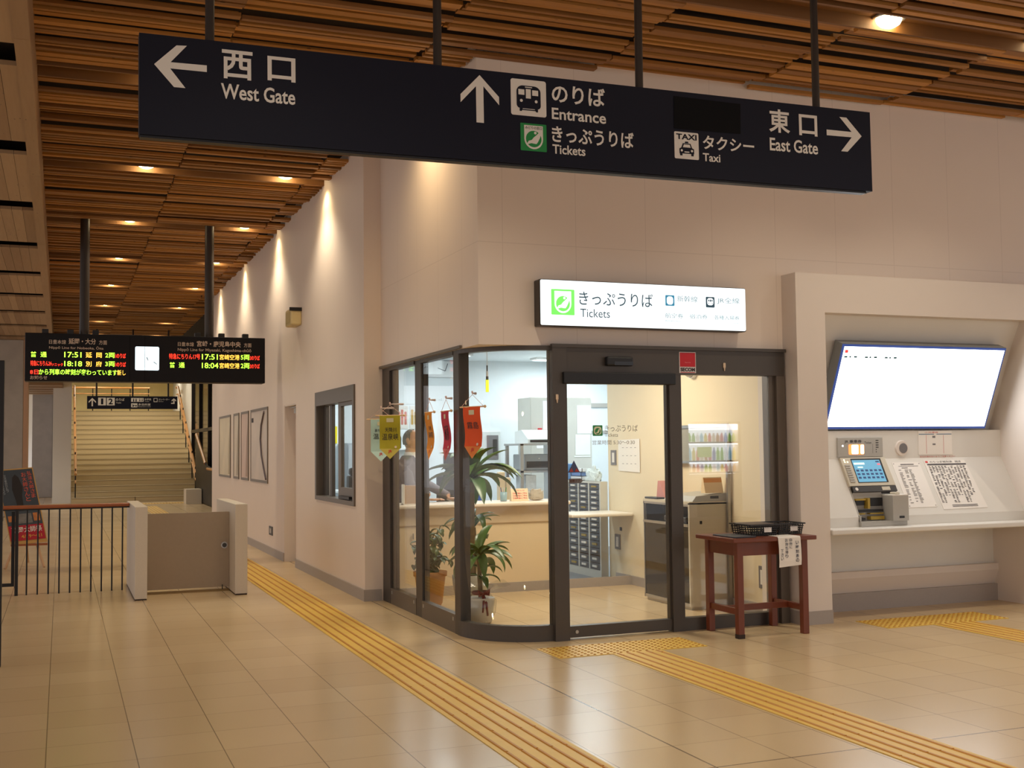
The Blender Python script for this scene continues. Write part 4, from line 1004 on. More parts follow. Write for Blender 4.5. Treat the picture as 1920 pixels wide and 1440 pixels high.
L.build('red_lettering', mat('poster_redtext', S(214, 92, 70), .5), po)
L = MB(); vt('のべおか春まつり', -.19, .90, .03); vt('三大祭のひとつ', -.14, .90, .03)
L.build('small_lettering', mat('poster_paletext', S(170, 176, 180), .5), po)
MB().flat([(-.05, .40), (.02, .40), (.03, .60), (.06, .72), (.03, .86), (-.01, .90), (-.05, .86), (-.08, .70), (-.06, .55)], EA(.005)).build('dark_figure', mat('poster_figure', S(34, 28, 26), .5), po)
pom = mat('poster_orange', S(196, 120, 60), .5, var=.4, scale=20)
MB().rect(-.2, -.1, .26, .34, EA(.005)).build('orange_picture', pom, po); MB().rect(.12, .2, .25, .36, EA(.005)).build('orange_picture', pom, po)
MB().rect(-.08, .10, .23, .36, EA(.005)).build('grey_picture', mat('poster_grey', S(120, 116, 112), .5, var=.5, scale=24), po)
for (a_, b_) in (((-.56, 16.93, .34), (-.68, 16.75, 0)), ((-.30, 16.93, .32), (-.20, 16.75, 0)), ((-.50, 17.16, 1.2), (-.42, 17.55, 0))):
    MB().cyl(a_, b_, .018, n=8).build('leg', mat('easel_leg', S(190, 150, 112), .6), pt)
MB().box(-.62, -.16, 16.87, 16.97, .285, .31).build('ledge', 'railwood', pt)

# columns and far stairs
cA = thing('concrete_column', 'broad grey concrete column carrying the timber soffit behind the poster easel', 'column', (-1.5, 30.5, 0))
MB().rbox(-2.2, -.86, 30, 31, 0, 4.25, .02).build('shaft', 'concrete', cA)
MB().box(-.86, -.76, 30.0, 31, 0, 4.25).build('warm_lit_edge', mat('column_warm_light', S(190, 150, 120), .6), cA)  # warm light on the column's side, put in as a tinted slab
cB = thing('concrete_column', 'grey concrete column nearer the white wall by the stairs', 'column', (-.57, 42.5, 0))
MB().rbox(-.92, -.28, 42, 43, 0, 4.25, .02).build('shaft', 'concrete', cB)
st = thing('staircase', 'wide pale stone staircase rising at the far end of the corridor', 'stairs', (2.1, 36.5, 0))
prof = [(36.5, 0)]
for i in range(18): prof += [(36.5 + .33 * i, .163 * (i + 1)), (36.5 + .33 * (i + 1), .163 * (i + 1))]
prof += [(45.9, .163 * 18), (45.9, 0)]
MB().prism(prof, lambda y, z: (.285, y, z), lambda y, z: (3.99, y, z)).build('flight', mat('stair_stone', S(208, 190, 152), .55, var=.05, scale=50), st)
L = MB(); S2 = MB()
for i in range(18):
    z = .163 * (i + 1); y = 36.5 + .33 * i
    L.box(.29, 3.98, y - .012, y + .035, z - .028, z + .002)
L.build('nosings', mat('nosing_grey', S(176, 160, 130), .7), st)
MB().box(2.08, 2.095, 36.48, 36.49, 0, .16).build('centre_joint', 'rubber', st)
def handrail(x, label, y0=36.2, y1=42.6, low=.87, x2=None):
    t = thing('stair_handrail', label, 'handrail', (x, y0, 0), 0, 'stair handrails')
    sl = 2.934 / 5.94
    p = [(x, y0, low), (x, 36.5, low), (x, 42.44, low + 2.934), (x, y1 + .4, low + 2.934)]
    MB().tube(p, .04, 10).build('rail', 'stairwood', t)
    MB().tube([(q[0], q[1], q[2] - .25) for q in p], .022, 8).build('lower_rail', 'stairwood', t)
    for i in range(6):
        y = 36.62 + i * .99; z = 0 if y < 36.5 else .163 * (int((y - 36.5) / .33) + 1) + .004
        MB().cyl((x, y, z), (x, y, z + low), .018, n=8).build('post', 'blackmetal', t)
    return t
handrail(.40, 'wooden stair handrail along the white wall by the concrete column')
handrail(3.86, 'wooden stair handrail along the dark glazed side of the stairs')
lr = thing('landing_railing', 'wooden rail across the landing above the stairs', 'railing', (1.6, 44, 2.94))
MB().tube([(.35, 44, 3.83), (3.0, 44, 3.83)], .035, 8).build('rail', 'stairwood', lr)
MB().tube([(.35, 44, 3.62), (3.0, 44, 3.62)], .02, 8).build('lower_rail', 'stairwood', lr)
for i in range(5): MB().cyl((.4 + i * .64, 44, 2.94), (.4 + i * .64, 44, 3.82), .018, n=8).build('post', 'blackmetal', lr)
dg_ = thing('ramp_guard', 'dark solid guard panel with wooden rail beside the foot of the stairs', 'guard rail', (3.6, 33, 0))
MB().prism([(36.0, .05), (30.2, .0), (30.2, .95), (33.4, 1.12), (36.0, 2.0)], lambda y, z: (3.80, y, z), lambda y, z: (3.84, y, z)).build('panel', 'blackmetal', dg_)
MB().tube([(3.82, 36.0, 2.02), (3.82, 33.6, 1.16)], .045, 8).tube([(3.82, 33.1, 1.02), (3.82, 30.2, 1.0)], .045, 8).build('rail', 'stairwood', dg_)
plq = tag(MB().box(3.35, 3.78, 34.2, 34.9, 0, .42).build('stone_plinth', 'stone'), 'low pale stone block at the foot of the stairs', 'plinth')

# ================================================================== PENNANTS on the glazing
def pennant(label, c, d, col, w_=.20, h=.32, tip=.10, lines=(), rodw=.28, tipcol=None):
    d = Vector((d[0], d[1], 0)).normalized(); n_ = Vector((d.y, -d.x, 0))
    if n_.dot(Vector(c[:2] + (0,))) > 0: n_ = -n_
    t = thing('pennant', label, 'pennant', c, 0, 'pennants hung on the glazing')
    C_ = Vector(c)
    bend = lambda u, v: n_ * (.012 * sin(v * 16 + 1) + .006 * sin(u * 25))
    f = lambda u, v: tuple(C_ + d * u + Vector((0, 0, -v)) + bend(u, v))
    fo = lambda u, v: tuple(Vector(f(u, v)) + n_ * .002)
    mb = MB(); nu, nv = 6, 10
    for j in range(nv + 1):
        for i in range(nu + 1): mb.v.append(Vector(f(-w_ / 2 + w_ * i / nu, h * j / nv)))
    for j in range(nv):
        for i in range(nu): a_ = j * (nu + 1) + i; mb.f.append((a_, a_ + 1, a_ + nu + 2, a_ + nu + 1)); mb.t.append(.5)
    mb.build('cloth', mat('pennant_cloth', col, .7), t, True)
    tb_ = MB(); 
    tb_.flat([(-w_ / 2, h), (w_ / 2, h), (0, h + tip)], f)
    tb_.build('tip', mat('pennant_tip', tipcol or tuple(min(1, c_ * 1.25 + .05) for c_ in col[:3]) + (1,), .7), t)
    MB().cyl(C_ - d * rodw / 2, C_ + d * rodw / 2, .006, n=8).lathe(tuple(C_ + d * rodw / 2), [(.001, -.013), (.011, -.007), (.013, 0), (.011, .007), (.001, .013)], 10).build('rod', mat('rod_wood', S(232, 196, 150), .5), t)
    MB().tube([C_ - d * rodw * .46, C_ + Vector((0, 0, .10)), C_ + d * rodw * .46], .002, 5).lathe(tuple(C_ + Vector((0, 0, .115))), [(.002, -.012), (.007, 0), (.009, .010), (.002, .016)], 8).build('cord', mat('cord_pink', S(226, 190, 178), .5), t)
    gx, gy = (3.09, c[1]) if c[1] > 9.1 else (3.146, 8.821)
    if c[1] > 10.4: gx, gy = 3.092, c[1] - .02
    MB().cyl(tuple(C_ + Vector((0, 0, .11))), (gx, gy, c[2] + .11), .004, .011, 8).build('suction_hook', mat('hook_clear', S(214, 196, 190), .3), t)
    L_ = MB()
    flip = 1
    for s_, u0, u1, v0, v1 in lines: L_.text(s_, u0 * w_, u1 * w_, v0 * h, v1 * h, fo, .004)
    L_.build('lettering', 'inkblack', t)
    MB().rrect(-.17 * w_, .17 * w_, .08 * h, .20 * h, .004, lambda u, v: tuple(Vector(fo(u, v)))).build('crest', mat('crest_pale', S(214, 206, 170), .6), t)
    q = lambda u, v: tuple(Vector(f(u, v)) + n_ * .003)
    MB().disc(w_ * .27, h * .95, .012, q, 12).build('corner_mark', mat('corner_mark', S(220, 200, 180), .6), t)
    MB().text('JR', -.09 * w_, .09 * w_, h + .045, h + .012, q, .03).build('tip_mark', 'inkred', t)
vl = ((.0, .0),)
pennant('pale blue pennant partly hidden behind the yellow-green one', (2.96, 11.12, 1.835), (.96, -.27), S(176, 206, 200), lines=(('温泉', -.38, .2, .62, .44), ('高千穂', -.3, .1, .40, .30)))
pennant('yellow-green pennant facing the corridor on the first glazing post', (2.96, 10.78, 1.862), (.965, -.26), S(176, 164, 34), lines=(('天降川', -.25, .30, .50, .36), ('温泉峡', -.38, .40, .74, .54)), tipcol=S(206, 190, 90))
pennant('orange pennant hung beside the first glazing post past the yellow-green one', (3.035, 9.735, 1.86), (0, -1), S(222, 140, 26), w_=.22, lines=(('天然', -.2, .3, .50, .38), ('湯布院', -.35, .38, .70, .54)))
pennant('crimson pennant hung between the two inner glazing posts', (3.035, 9.265, 1.855), (0, -1), S(196, 44, 68), w_=.22, lines=(('日南温泉郷', -.3, .3, .78, .36),), tipcol=S(206, 110, 110))
pennant('red-orange pennant hung in front of the curved glass', (3.108, 8.80, 1.875), (.45, -.89), S(226, 82, 22), w_=.20, lines=(('霧島', -.35, .35, .56, .38),), tipcol=S(226, 130, 60))

# ================================================================== PLANTS
def leaf(mb, base, az, ln, wd, rise, droop, fold=.25, seg=9):
    p = Vector(base); el = rise; d_h = Vector((cos(az), sin(az), 0)); side = Vector((-sin(az), cos(az), 0))
    b = len(mb.v); st_ = ln / seg
    for i in range(seg + 1):
        t = i / seg
        w_ = wd * (0.35 + 1.3 * t) * (1 - t) ** .6 if t < 1 else 0.0
        w_ = wd * max(0.0, sin(pi * min(1, t * .92 + .08)) ** .8) if t > .02 else wd * .25
        if i == seg: w_ = wd * .02
        upv = Vector((-sin(el) * d_h.x, -sin(el) * d_h.y, cos(el)))
        mb.v += [p + side * w_ / 2 + upv * fold * w_, p.copy(), p - side * w_ / 2 + upv * fold * w_]
        p = p + (d_h * cos(el) + Vector((0, 0, sin(el)))) * st_
        el -= droop / seg
    for i in range(seg):
        a_ = b + 3 * i
        mb.f += [(a_, a_ + 1, a_ + 4, a_ + 3), (a_ + 1, a_ + 2, a_ + 5, a_ + 4)]; mb.t += [.5, .5]
M['leaf'] = mat('leaf_green', S(74, 112, 40), .38, var=.35, scale=7)
M['leaf2'] = mat('leaf_dark', S(62, 92, 42), .4, var=.35, scale=9)
M['cane'] = mat('cane_bark', S(132, 112, 80), .8, var=.3, scale=30)
def crown(mb, c, n, ln, wd, rnd, rise=(.3, 1.3), droop=(1.0, 2.0), lim=None):
    for i in range(n):
        az = 2 * pi * i / n * 2.4 + rnd.uniform(-.3, .3)
        l_ = ln * rnd.uniform(.75, 1.1)
        if lim: l_ = min(l_, lim(az))
        leaf(mb, (c[0], c[1], c[2] + rnd.uniform(-.05, .06)), az, l_, wd * rnd.uniform(.8, 1.15), rnd.uniform(*rise), rnd.uniform(*droop))
rnd = random.Random(21)
# tall two-tier cane plant in the pale wrapped pot
pB = thing('cane_plant', 'tall cane plant with long strap leaves in a pale wrapped pot behind the glazing', 'potted plant', (3.62, 10.35, 0))
MB().lathe((3.62, 10.35, 0), [(.10, 0), (.12, .02), (.165, .24), (.175, .34), (.16, .345), (.15, .32)], 24).build('pot', mat('wrap_pale', S(206, 200, 180), .35, var=.12, scale=20), pB, True)
MB().lathe((3.62, 10.35, 0), [(.152, .31), (.02, .325)], 20).build('soil', mat('soil', S(70, 52, 38), .9), pB)
MB().tube([(3.62, 10.35, .3), (3.63, 10.33, .7), (3.62, 10.30, 1.22)], .03, 10).build('cane', 'cane', pB, True)
MB().tube([(3.67, 10.40, .3), (3.69, 10.42, .55), (3.68, 10.43, .78)], .026, 10).build('cane', 'cane', pB, True)
lf = MB(); limf = lambda az: .50 if cos(az) < -.2 else .62
crown(lf, (3.62, 10.30, 1.23), 26, .56, .115, rnd, (.1, 1.35), (.9, 2.0), limf)
crown(lf, (3.68, 10.43, .80), 8, .36, .08, rnd, (.3, 1.2), (1.0, 2.2), lambda az: .36)
lf.build('leaves', 'leaf', pB, True)
# smaller plant with the red ribbon
pC = thing('ribboned_plant', 'green strap-leaved plant in cellophane tied with a red ribbon by the curved glass', 'potted plant', (3.46, 9.62, 0))
MB().lathe((3.46, 9.62, 0), [(.085, 0), (.10, .02), (.125, .22), (.12, .225)], 22).build('pot', mat('pot_white', S(222, 214, 198), .4), pC, True)
MB().tube([(3.46, 9.62, .2), (3.45, 9.62, .42), (3.44, 9.60, .60)], .022, 8).build('stem', 'cane', pC)
lf = MB()
crown(lf, (3.44, 9.60, .58), 19, .42, .095, rnd, (.0, 1.3), (.9, 2.1), lambda az: .34 if cos(az) < -.1 else .44)
crown(lf, (3.45, 9.61, .42), 7, .30, .06, rnd, (.2, .9), (1.2, 2.2), lambda az: .30)
lf.build('leaves', 'leaf', pC, True)
cw_ = MB(); nn = 24; rr_ = []
for (r_, z, wv) in ((.09, .0, 0), (.13, .10, .004), (.135, .2, .006), (.07, .265, .008), (.14, .31, .025), (.22, .345, .05)):
    rr_.append([(3.46 + (r_ + wv * sin(k * 5.0)) * cos(2 * pi * k / nn), 9.62 + (r_ + wv * sin(k * 5.0)) * sin(2 * pi * k / nn), z + wv * .5 * cos(k * 7)) for k in range(nn)])
cw_.rings(rr_, False).build('cellophane_wrap', 'cello', pC, True)
rb_ = MB().lathe((3.46, 9.62, 0), [(.074, .25), (.082, .265), (.074, .28)], 20, False)
M['ribbon'] = mat('ribbon_red', S(122, 34, 28), .45)
for (dx, dz, k_) in ((-.01, -.16, 1), (.035, -.19, -1)):
    p0 = Vector((3.45, 9.535, .265)); 
    rb_.tube([p0, p0 + Vector((dx * .5, -.03, dz * .4)), p0 + Vector((dx, -.02, dz))], [.012, .014, .009], 6)
rb_.tube([(3.45, 9.53, .265), (3.40, 9.52, .29), (3.41, 9.52, .25), (3.45, 9.53, .265)], .011, 6).tube([(3.45, 9.53, .265), (3.51, 9.52, .30), (3.50, 9.52, .255), (3.45, 9.53, .265)], .011, 6)
rb_.build('ribbon', 'ribbon', pC, True)
# bushy plant in a clay pot
pA = thing('bushy_plant', 'bushy plant with small drooping leaves in an orange clay pot, nearest the corridor wall', 'potted plant', (3.40, 10.92, 0))
MB().lathe((3.40, 10.92, 0), [(.105, 0), (.12, .02), (.15, .28), (.165, .285), (.168, .33), (.155, .332), (.14, .30)], 24).build('pot', mat('terracotta', S(186, 124, 62), .7, var=.1, scale=14), pA, True)
MB().lathe((3.40, 10.92, 0), [(.145, .30), (.01, .315)], 20).build('soil', mat('soil_dark', S(66, 50, 36), .9), pA)
lf = MB(); st_ = MB()
for i in range(15):
    az = 2 * pi * i / 15 * 2.2; rch = rnd.uniform(.06, .2)
    top = Vector((3.40 + rch * cos(az), 10.92 + rch * sin(az), rnd.uniform(.38, .80)))
    p0 = Vector((3.40, 10.92, .3)); mid = (p0 + top) / 2 + Vector((0, 0, .08))
    st_.tube([p0, mid, top], .005, 5)
    for j in range(8):
        t_ = .12 + .88 * j / 7; q = p0.lerp(mid, min(1, t_ * 2)) if t_ < .5 else mid.lerp(top, t_ * 2 - 1)
        a2 = rnd.uniform(0, 2 * pi)
        leaf(lf, q, a2, rnd.uniform(.09, .15) if cos(a2) > -.5 or q.x > 3.32 else .07, rnd.uniform(.05, .07), rnd.uniform(-.3, .5), rnd.uniform(.8, 1.8), seg=5)
st_.build('stems', mat('stem_green', S(96, 104, 56), .6), pA); lf.build('leaves', 'leaf2', pA, True)

# ================================================================== OFFICE
ct = thing('ticket_counter', 'long beige ticket counter with a rounded white top inside the office', 'counter', (4.1, 11.7, 0))
MB().box(3.10, 5.12, 11.535, 11.95, 0, .92).build('front_panel', 'counter', ct)
MB().box(3.10, 5.12, 11.52, 11.535, .74, .92).build('upper_band', mat('counter_band', S(214, 192, 160), .4), ct)
MB().rbox(3.10, 5.17, 11.44, 12.04, .915, .955, .016, 3).build('counter_top', mat('counter_top', S(238, 224, 206), .35), ct)
for x in (3.25, 3.40, 3.55): MB().box(x, x + .01, 11.512, 11.52, .60, .66).build('slot', 'inkgrey', ct)
fl_ = thing('counter_flap', 'white lift-up counter flap between the counter and the beige wall', 'counter flap', (5.55, 11.7, .78))
MB().rbox(5.18, 5.93, 11.45, 12.05, .765, .80, .014, 3).build('flap', mat('flap_white', S(232, 224, 208), .35), fl_)
MB().box(5.175, 5.20, 11.6, 11.66, .70, .765).build('hinge', 'steel', fl_)
fl_.location.z = 0.78
M['drawer'] = mat('drawer_smoke', S(66, 70, 76), .3, var=.12)
M['cabinet'] = mat('drawer_cabinet_case', S(206, 204, 194), .5)
dc = thing('drawer_cabinet', 'tall cabinet of many small smoky drawers beyond the counter flap', 'cabinet', (5.9, 12.9, 0))
MB().box(5.84, 5.935, 12.10, 13.31, 0.0, .10).box(5.84, 5.935, 12.10, 13.31, 1.105, 1.13).box(5.84, 5.935, 12.10, 12.13, .10, 1.105).box(5.915, 5.935, 12.13, 13.31, .1, 1.105).build('case', 'cabinet', dc)
for c in range(4):
    y0 = 12.13 + c * .295
    MB().box(5.835, 5.925, y0 + .265, y0 + .295, .1, 1.105).build('divider', 'cabinet', dc)
    z = 1.10
    for r_ in range(14):
        h = .064 if r_ < 9 else .086
        z -= h
        if z < .09: break
        dw = MB().box(5.838, 5.91, y0 + .006, y0 + .262, z + .006, z + h - .004).build('drawer', 'drawer', dc)
        MB().box(5.826, 5.838, y0 + .07, y0 + .19, z + h * .40, z + h * .68).build('label_pull', 'brass' if (r_ + c) % 5 == 0 else 'signwhite', dw)
# clutter on the cabinet top
tag(MB().rbox(5.85, 5.935, 12.98, 13.28, 1.131, 1.33, .01).build('blue_box', mat('box_blue', S(86, 140, 196), .5)), 'blue box standing on the drawer cabinet', 'box')
for i, (y0, y1, c, lb_) in enumerate(((12.62, 12.94, S(224, 228, 230), 'lowest white tray lying on the drawer cabinet'), (12.64, 12.92, S(90, 130, 190), 'blue tray in the middle of the tray stack on the drawer cabinet'), (12.61, 12.95, S(232, 236, 238), 'topmost white tray of the stack on the drawer cabinet'))):
    z = 1.132 + i * .05
    MBt = MB().box(5.845, 5.935, y0, y1, z, z + .006).box(5.845, 5.851, y0, y1, z, z + .045).box(5.929, 5.935, y0, y1, z, z + .045).box(5.845, 5.935, y0, y0 + .006, z, z + .045).box(5.845, 5.935, y1 - .006, y1, z, z + .045)
    tag(MBt.build('letter_tray', mat('tray_plastic', c, .4)), lb_, 'tray', 'letter trays on the drawer cabinet')
bg = MB()
bm = bmesh.new(); bmesh.ops.create_icosphere(bm, subdivisions=5, radius=1)
for v in bm.verts:
    n_ = noise.noise(v.co * 2.2) * .45 + abs(noise.noise(v.co * 5.5)) * .35
    v.co = Vector((5.888 + v.co.x * .04 * (1 + n_ * .3), 12.38 + v.co.y * .17 * (1 + n_), 1.132 + (max(v.co.z, -.35) + .35) * .105 * (1 + n_)))
bg.addbm(bm); tag(bg.build('plastic_bag', mat('bag_white', S(222, 234, 232), .3, var=.06), None, True), 'crumpled white plastic bag on the near end of the drawer cabinet', 'bag')
# light switch, sheet and flush pulls on the side wall
def wallplate(name, y, z, h, w_, m, lbl, cat, grp=None, inner='machdark'):
    t = thing(name, lbl, cat, (5.935, y, z), 0, grp)
    MB().box(5.93, 5.94, y - w_ / 2, y + w_ / 2, z - h / 2, z + h / 2).build('plate', m, t)
    MB().box(5.928, 5.93, y - w_ * .22, y + w_ * .22, z - h * .33, z + h * .33).build('insert', inner, t)
wallplate('switch_plate', 11.93, 1.41, .17, .13, 'inkgrey', 'small grey switch plate on the beige wall beside the pinned sheet', 'switch', None, 'signwhite')
wallplate('flush_pull', 11.86, .45, .17, .13, 'inkgrey', 'flush metal pull low on the wall under the counter flap', 'pull', 'flush pulls on the side wall', 'signwhite')
wallplate('flush_pull', 8.95, .34, .20, .10, 'inkgrey', 'flush metal pull low on the wall behind the side table', 'pull', 'flush pulls on the side wall', 'signwhite')
for (y, z, l) in ((11.78, .60, 'tiny black catch under the counter flap, beside the switch'), (11.0, .60, 'tiny black catch on the wall between flap and kiosk'), (8.85, 1.53, 'tiny black catch high on the beige wall beside the glass frame')):
    tag(MB().box(5.934, 5.94, y - .022, y + .022, z - .02, z + .02).build('wall_catch', 'black'), l, 'catch', 'small catches on the side wall')
shp = thing('pinned_sheet', 'white paper sheet pinned on the beige wall above the counter flap', 'notice', (5.93, 11.5, 1.43))
MB().prism([(11.28, 1.25), (11.80, 1.26), (11.80, 1.61), (11.28, 1.62)], lambda y, z: (5.93, y, z), lambda y, z: (5.933, y, z)).build('sheet', 'paper', shp)
L = MB()
for i in range(3):
    for j in range(4): L.rect(11.36 + j * .1, 11.40 + j * .1, 1.52 - i * .09, 1.525 - i * .09, lambda y, z: (5.9292, y, z))
L.build('print', 'inkgrey', shp)
# back of the office
lk = thing('steel_locker', 'tall pale grey steel locker against the back wall of the office', 'locker', (6.5, 14.95, 0))
MB().rbox(6.05, 6.98, 14.72, 15.2, 0, 2.23, .008).build('body', 'cabinet', lk)
MB().box(6.055, 6.51, 14.705, 14.72, .05, 2.2).build('door', 'cabinet', lk); MB().box(6.52, 6.975, 14.705, 14.72, .05, 2.2).build('door', 'cabinet', lk)
for (x0, x1, z0, z1, l, c) in ((6.23, 6.37, 1.78, 2.18, 'narrow white notice on the locker door', S(244, 246, 248)), (6.13, 6.36, 1.52, 1.72, 'white sheet under the red holder on the locker', S(248, 246, 246))):
    tag(MB().box(x0, x1, 14.70, 14.704, z0, z1).build('locker_notice', mat('notice_bright', c, .6)), l, 'notice', 'notices on the locker')
rh = MB().rbox(6.13, 6.36, 14.66, 14.704, 1.70, 1.76, .004).rbox(6.13, 6.19, 14.64, 14.66, 1.73, 1.80, .004)
tag(rh.build('red_holder', mat('holder_red', S(206, 34, 46), .45)), 'small red holder fixed on the locker above a white sheet', 'holder')
tag(MB().box(6.75, 6.97, 14.699, 14.704, 1.72, 2.12).build('plan_sheet', mat('sheet_bright', S(240, 246, 246), .6)), 'big white sheet on the locker door seen through the sliding door', 'notice', 'notices on the locker')
tag(MB().box(6.72, 6.95, 14.699, 14.704, 1.42, 1.71).box(6.70, 6.95, 14.699, 14.704, 1.39, 1.41).build('lower_sheet', mat('sheet_bright2', S(240, 244, 236), .6)), 'white sheet with yellow edge below the big one on the locker', 'notice', 'notices on the locker')
dk = root_struct('door_3', (7.9, 15.97, 0))
MB().box(7.40, 7.46, 15.94, 15.999, 0, 2.2).box(7.46, 8.5, 15.94, 15.999, 2.14, 2.2).box(7.46, 8.5, 15.95, 15.999, 1.74, 1.78).box(8.44, 8.5, 15.94, 15.999, 0, 2.2).build('frame', 'machgrey', dk)
MB().box(7.46, 8.44, 15.97, 15.999, 0, 1.74).box(7.46, 8.44, 15.97, 15.999, 1.78, 2.14).build('leaf', 'office_white', dk)
# printer rack
rk = thing('printer_rack', 'grey steel rack holding ticket printers behind the counter', 'rack', (5.65, 13.6, 0))
for (x, y) in ((5.36, 13.35), (5.90, 13.35), (5.36, 13.85), (5.90, 13.85)): MB().box(x - .02, x + .02, y - .02, y + .02, 0, 1.58).build('upright', 'steel', rk)
for z in (.75, 1.22, 1.56): MB().box(5.33, 5.93, 13.33, 13.88, z, z + .025).build('shelf', 'steel', rk)
p1_ = thing('printer', 'pale grey printer on the top shelf of the steel rack', 'printer', (5.66, 13.6, 1.587))
MB().prism([(13.40, 1.587), (13.85, 1.587), (13.85, 1.74), (13.62, 1.76), (13.40, 1.64)], lambda y, z: (5.47, y, z), lambda y, z: (5.87, y, z)).build('case', mat('printer_case', S(222, 228, 228), .4), p1_)
MB().box(5.50, 5.84, 13.392, 13.40, 1.60, 1.63).build('paper_slot', 'inkblack', p1_)
p2_ = thing('printer', 'dark fronted printer on the middle shelf of the steel rack', 'printer', (5.62, 13.6, 1.247))
MB().rbox(5.42, 5.84, 13.40, 13.8, 1.247, 1.45, .015).build('case', mat('printer_grey', S(150, 156, 160), .4), p2_)
MB().box(5.45, 5.81, 13.39, 13.40, 1.28, 1.36).build('front', 'machdark', p2_)
tag(MB().rbox(5.42, 5.56, 13.36, 13.7, .777, 1.19, .004).build('paper_bundle', mat('bundle_white', S(206, 212, 214), .7, var=.2, scale=30)), 'tall bundle of white papers on the lower shelf of the rack', 'papers')
# things on the counter
CT = .956
oc = thing('notice_card', 'cream card with red print standing on the ticket counter', 'card', (4.66, 11.7, CT))
MB().prism([(11.66, CT), (11.72, CT), (11.695, CT + .135), (11.685, CT + .135)], lambda y, z: (4.56, y, z), lambda y, z: (4.76, y, z)).build('card', mat('card_cream', S(246, 222, 186), .6), oc)
fcd = lambda u, v: (u, 11.659 + v * .19, CT + v)
L = MB().text('お知らせ', 4.60, 4.72, .105, .122, fcd)
for i in range(3): L.text('発売時間のご案内', 4.575, 4.745, .02 + i * .026, .04 + i * .026, fcd, .02)
L.build('red_print', 'inkred', oc)
pcup = thing('pen_cup', 'clear cup of pens beside the cream card on the counter', 'cup', (4.49, 11.72, CT))
MB().lathe((4.49, 11.72, CT), [(.03, 0), (.036, .005), (.038, .10), (.034, .10), (.032, .008)], 18).build('cup', mat('cup_plastic', S(150, 180, 190), .2), pcup, True)
for i, (dx, dy, c) in enumerate(((-.012, .005, S(40, 60, 120)), (.01, -.01, S(60, 150, 90)), (.005, .015, S(190, 190, 190)))):
    MB().cyl((4.49 + dx, 11.72 + dy, CT + .01), (4.49 + dx * 2.4, 11.72 + dy * 2, CT + .15), .005, n=8).build('pen', mat('pen', c, .4), pcup)
bgm = MB(); bm = bmesh.new(); bmesh.ops.create_icosphere(bm, subdivisions=5, radius=1)
for v in bm.verts:
    q_ = Vector([math.copysign(abs(c_) ** .55, c_) for c_ in v.co])       # boxy parcel in crumpled wrapping
    n_ = abs(noise.noise(v.co * 3.2)) * .30 - .08
    v.co = Vector((4.87 + q_.x * .080 * (1 + n_), 11.72 + q_.y * .055 * (1 + n_), CT + .001 + (q_.z + 1) * .058 * (1 + (n_ if q_.z > 0 else 0))))
bgm.addbm(bm); tag(bgm.build('wrapped_parcel', mat('parcel_tan', S(186, 176, 158), .4, var=.2, scale=18), None, True), 'greyish wrapped parcel beside the cream card on the counter', 'parcel')
tag(MB().rbox(4.84, 4.92, 12.78, 12.86, 0.9, 1.25, .01).rbox(4.94, 5.0, 12.80, 12.88, .9, 1.18, .01).box(4.80, 5.08, 12.70, 13.1, .861, .90).build('file_boxes', mat('file_tan', S(222, 204, 170), .6)), 'upright tan file boxes on the desk behind the counter', 'file box')
dsk = thing('office_desk', 'white office desk behind the ticket counter', 'desk', (4.7, 12.75, 0))
MB().box(4.2, 5.3, 12.68, 13.3, .82, .86).build('desk_top', 'white', dsk)
for (x, y) in ((4.23, 12.71), (5.27, 12.71), (4.23, 13.27), (5.27, 13.27)): MB().box(x - .02, x + .02, y - .02, y + .02, 0, .82).build('leg', 'steel', dsk)
for i, (dx, a_, l) in enumerate(((4.44, .3, 'lowest'), (4.46, -.2, 'middle'), (4.45, .12, 'topmost'))):
    m_ = Matrix.Translation((dx, 12.95, .861 + i * .03)) @ Matrix.Rotation(a_, 4, 'Z')
    q = MB(); q.rbox(-.17, .17, -.11, .11, 0, .028, .003, 1, m_); tag(q.build('paper_pile', mat('paper_tan', (S(214, 200, 170), S(150, 132, 112), S(176, 156, 130))[i], .7)), l + ' tan paper bundle piled on the office desk', 'papers', 'paper bundles on the desk')
ch = thing('office_chair', 'blue backed office chair showing over the counter top', 'chair', (4.22, 12.3, 0))
MB().rbox(4.08, 4.44, 12.16, 12.22, .80, 1.10, .03, 4).build('backrest', mat('chair_blue', S(34, 84, 176), .6), ch)
MB().rbox(4.03, 4.47, 12.2, 12.62, .44, .52, .03).build('seat', mat('chair_blue_seat', S(34, 84, 176), .6), ch)
MB().cyl((4.25, 12.4, .08), (4.25, 12.4, .44), .03).box(4.22, 4.28, 12.19, 12.24, .48, .82).build('post', 'black', ch)
L = MB()
for i in range(5):
    a_ = 2 * pi * i / 5; L.cyl((4.25, 12.4, .09), (4.25 + .27 * cos(a_), 12.4 + .27 * sin(a_), .05), .02, .014, 8).lathe((4.25 + .27 * cos(a_), 12.4 + .27 * sin(a_), 0), [(.01, 0), (.025, .012), (.025, .04), (.01, .05)], 10)
L.build('base', 'black', ch)
ch2 = thing('office_chair', 'black high-backed office chair behind the tall cane plant', 'chair', (4.55, 13.6, 0))
MB().rbox(4.33, 4.77, 13.58, 13.66, .62, 1.22, .04, 4).rbox(4.42, 4.68, 13.57, 13.65, 1.26, 1.48, .05, 4).build('backrest', 'black', ch2)
MB().rbox(4.31, 4.79, 13.6, 14.05, .44, .53, .03).build('seat', 'black', ch2)
MB().cyl((4.55, 13.8, .08), (4.55, 13.8, .44), .03).box(4.52, 4.58, 13.62, 13.66, .48, 1.3).build('post', 'black', ch2)
L = MB()
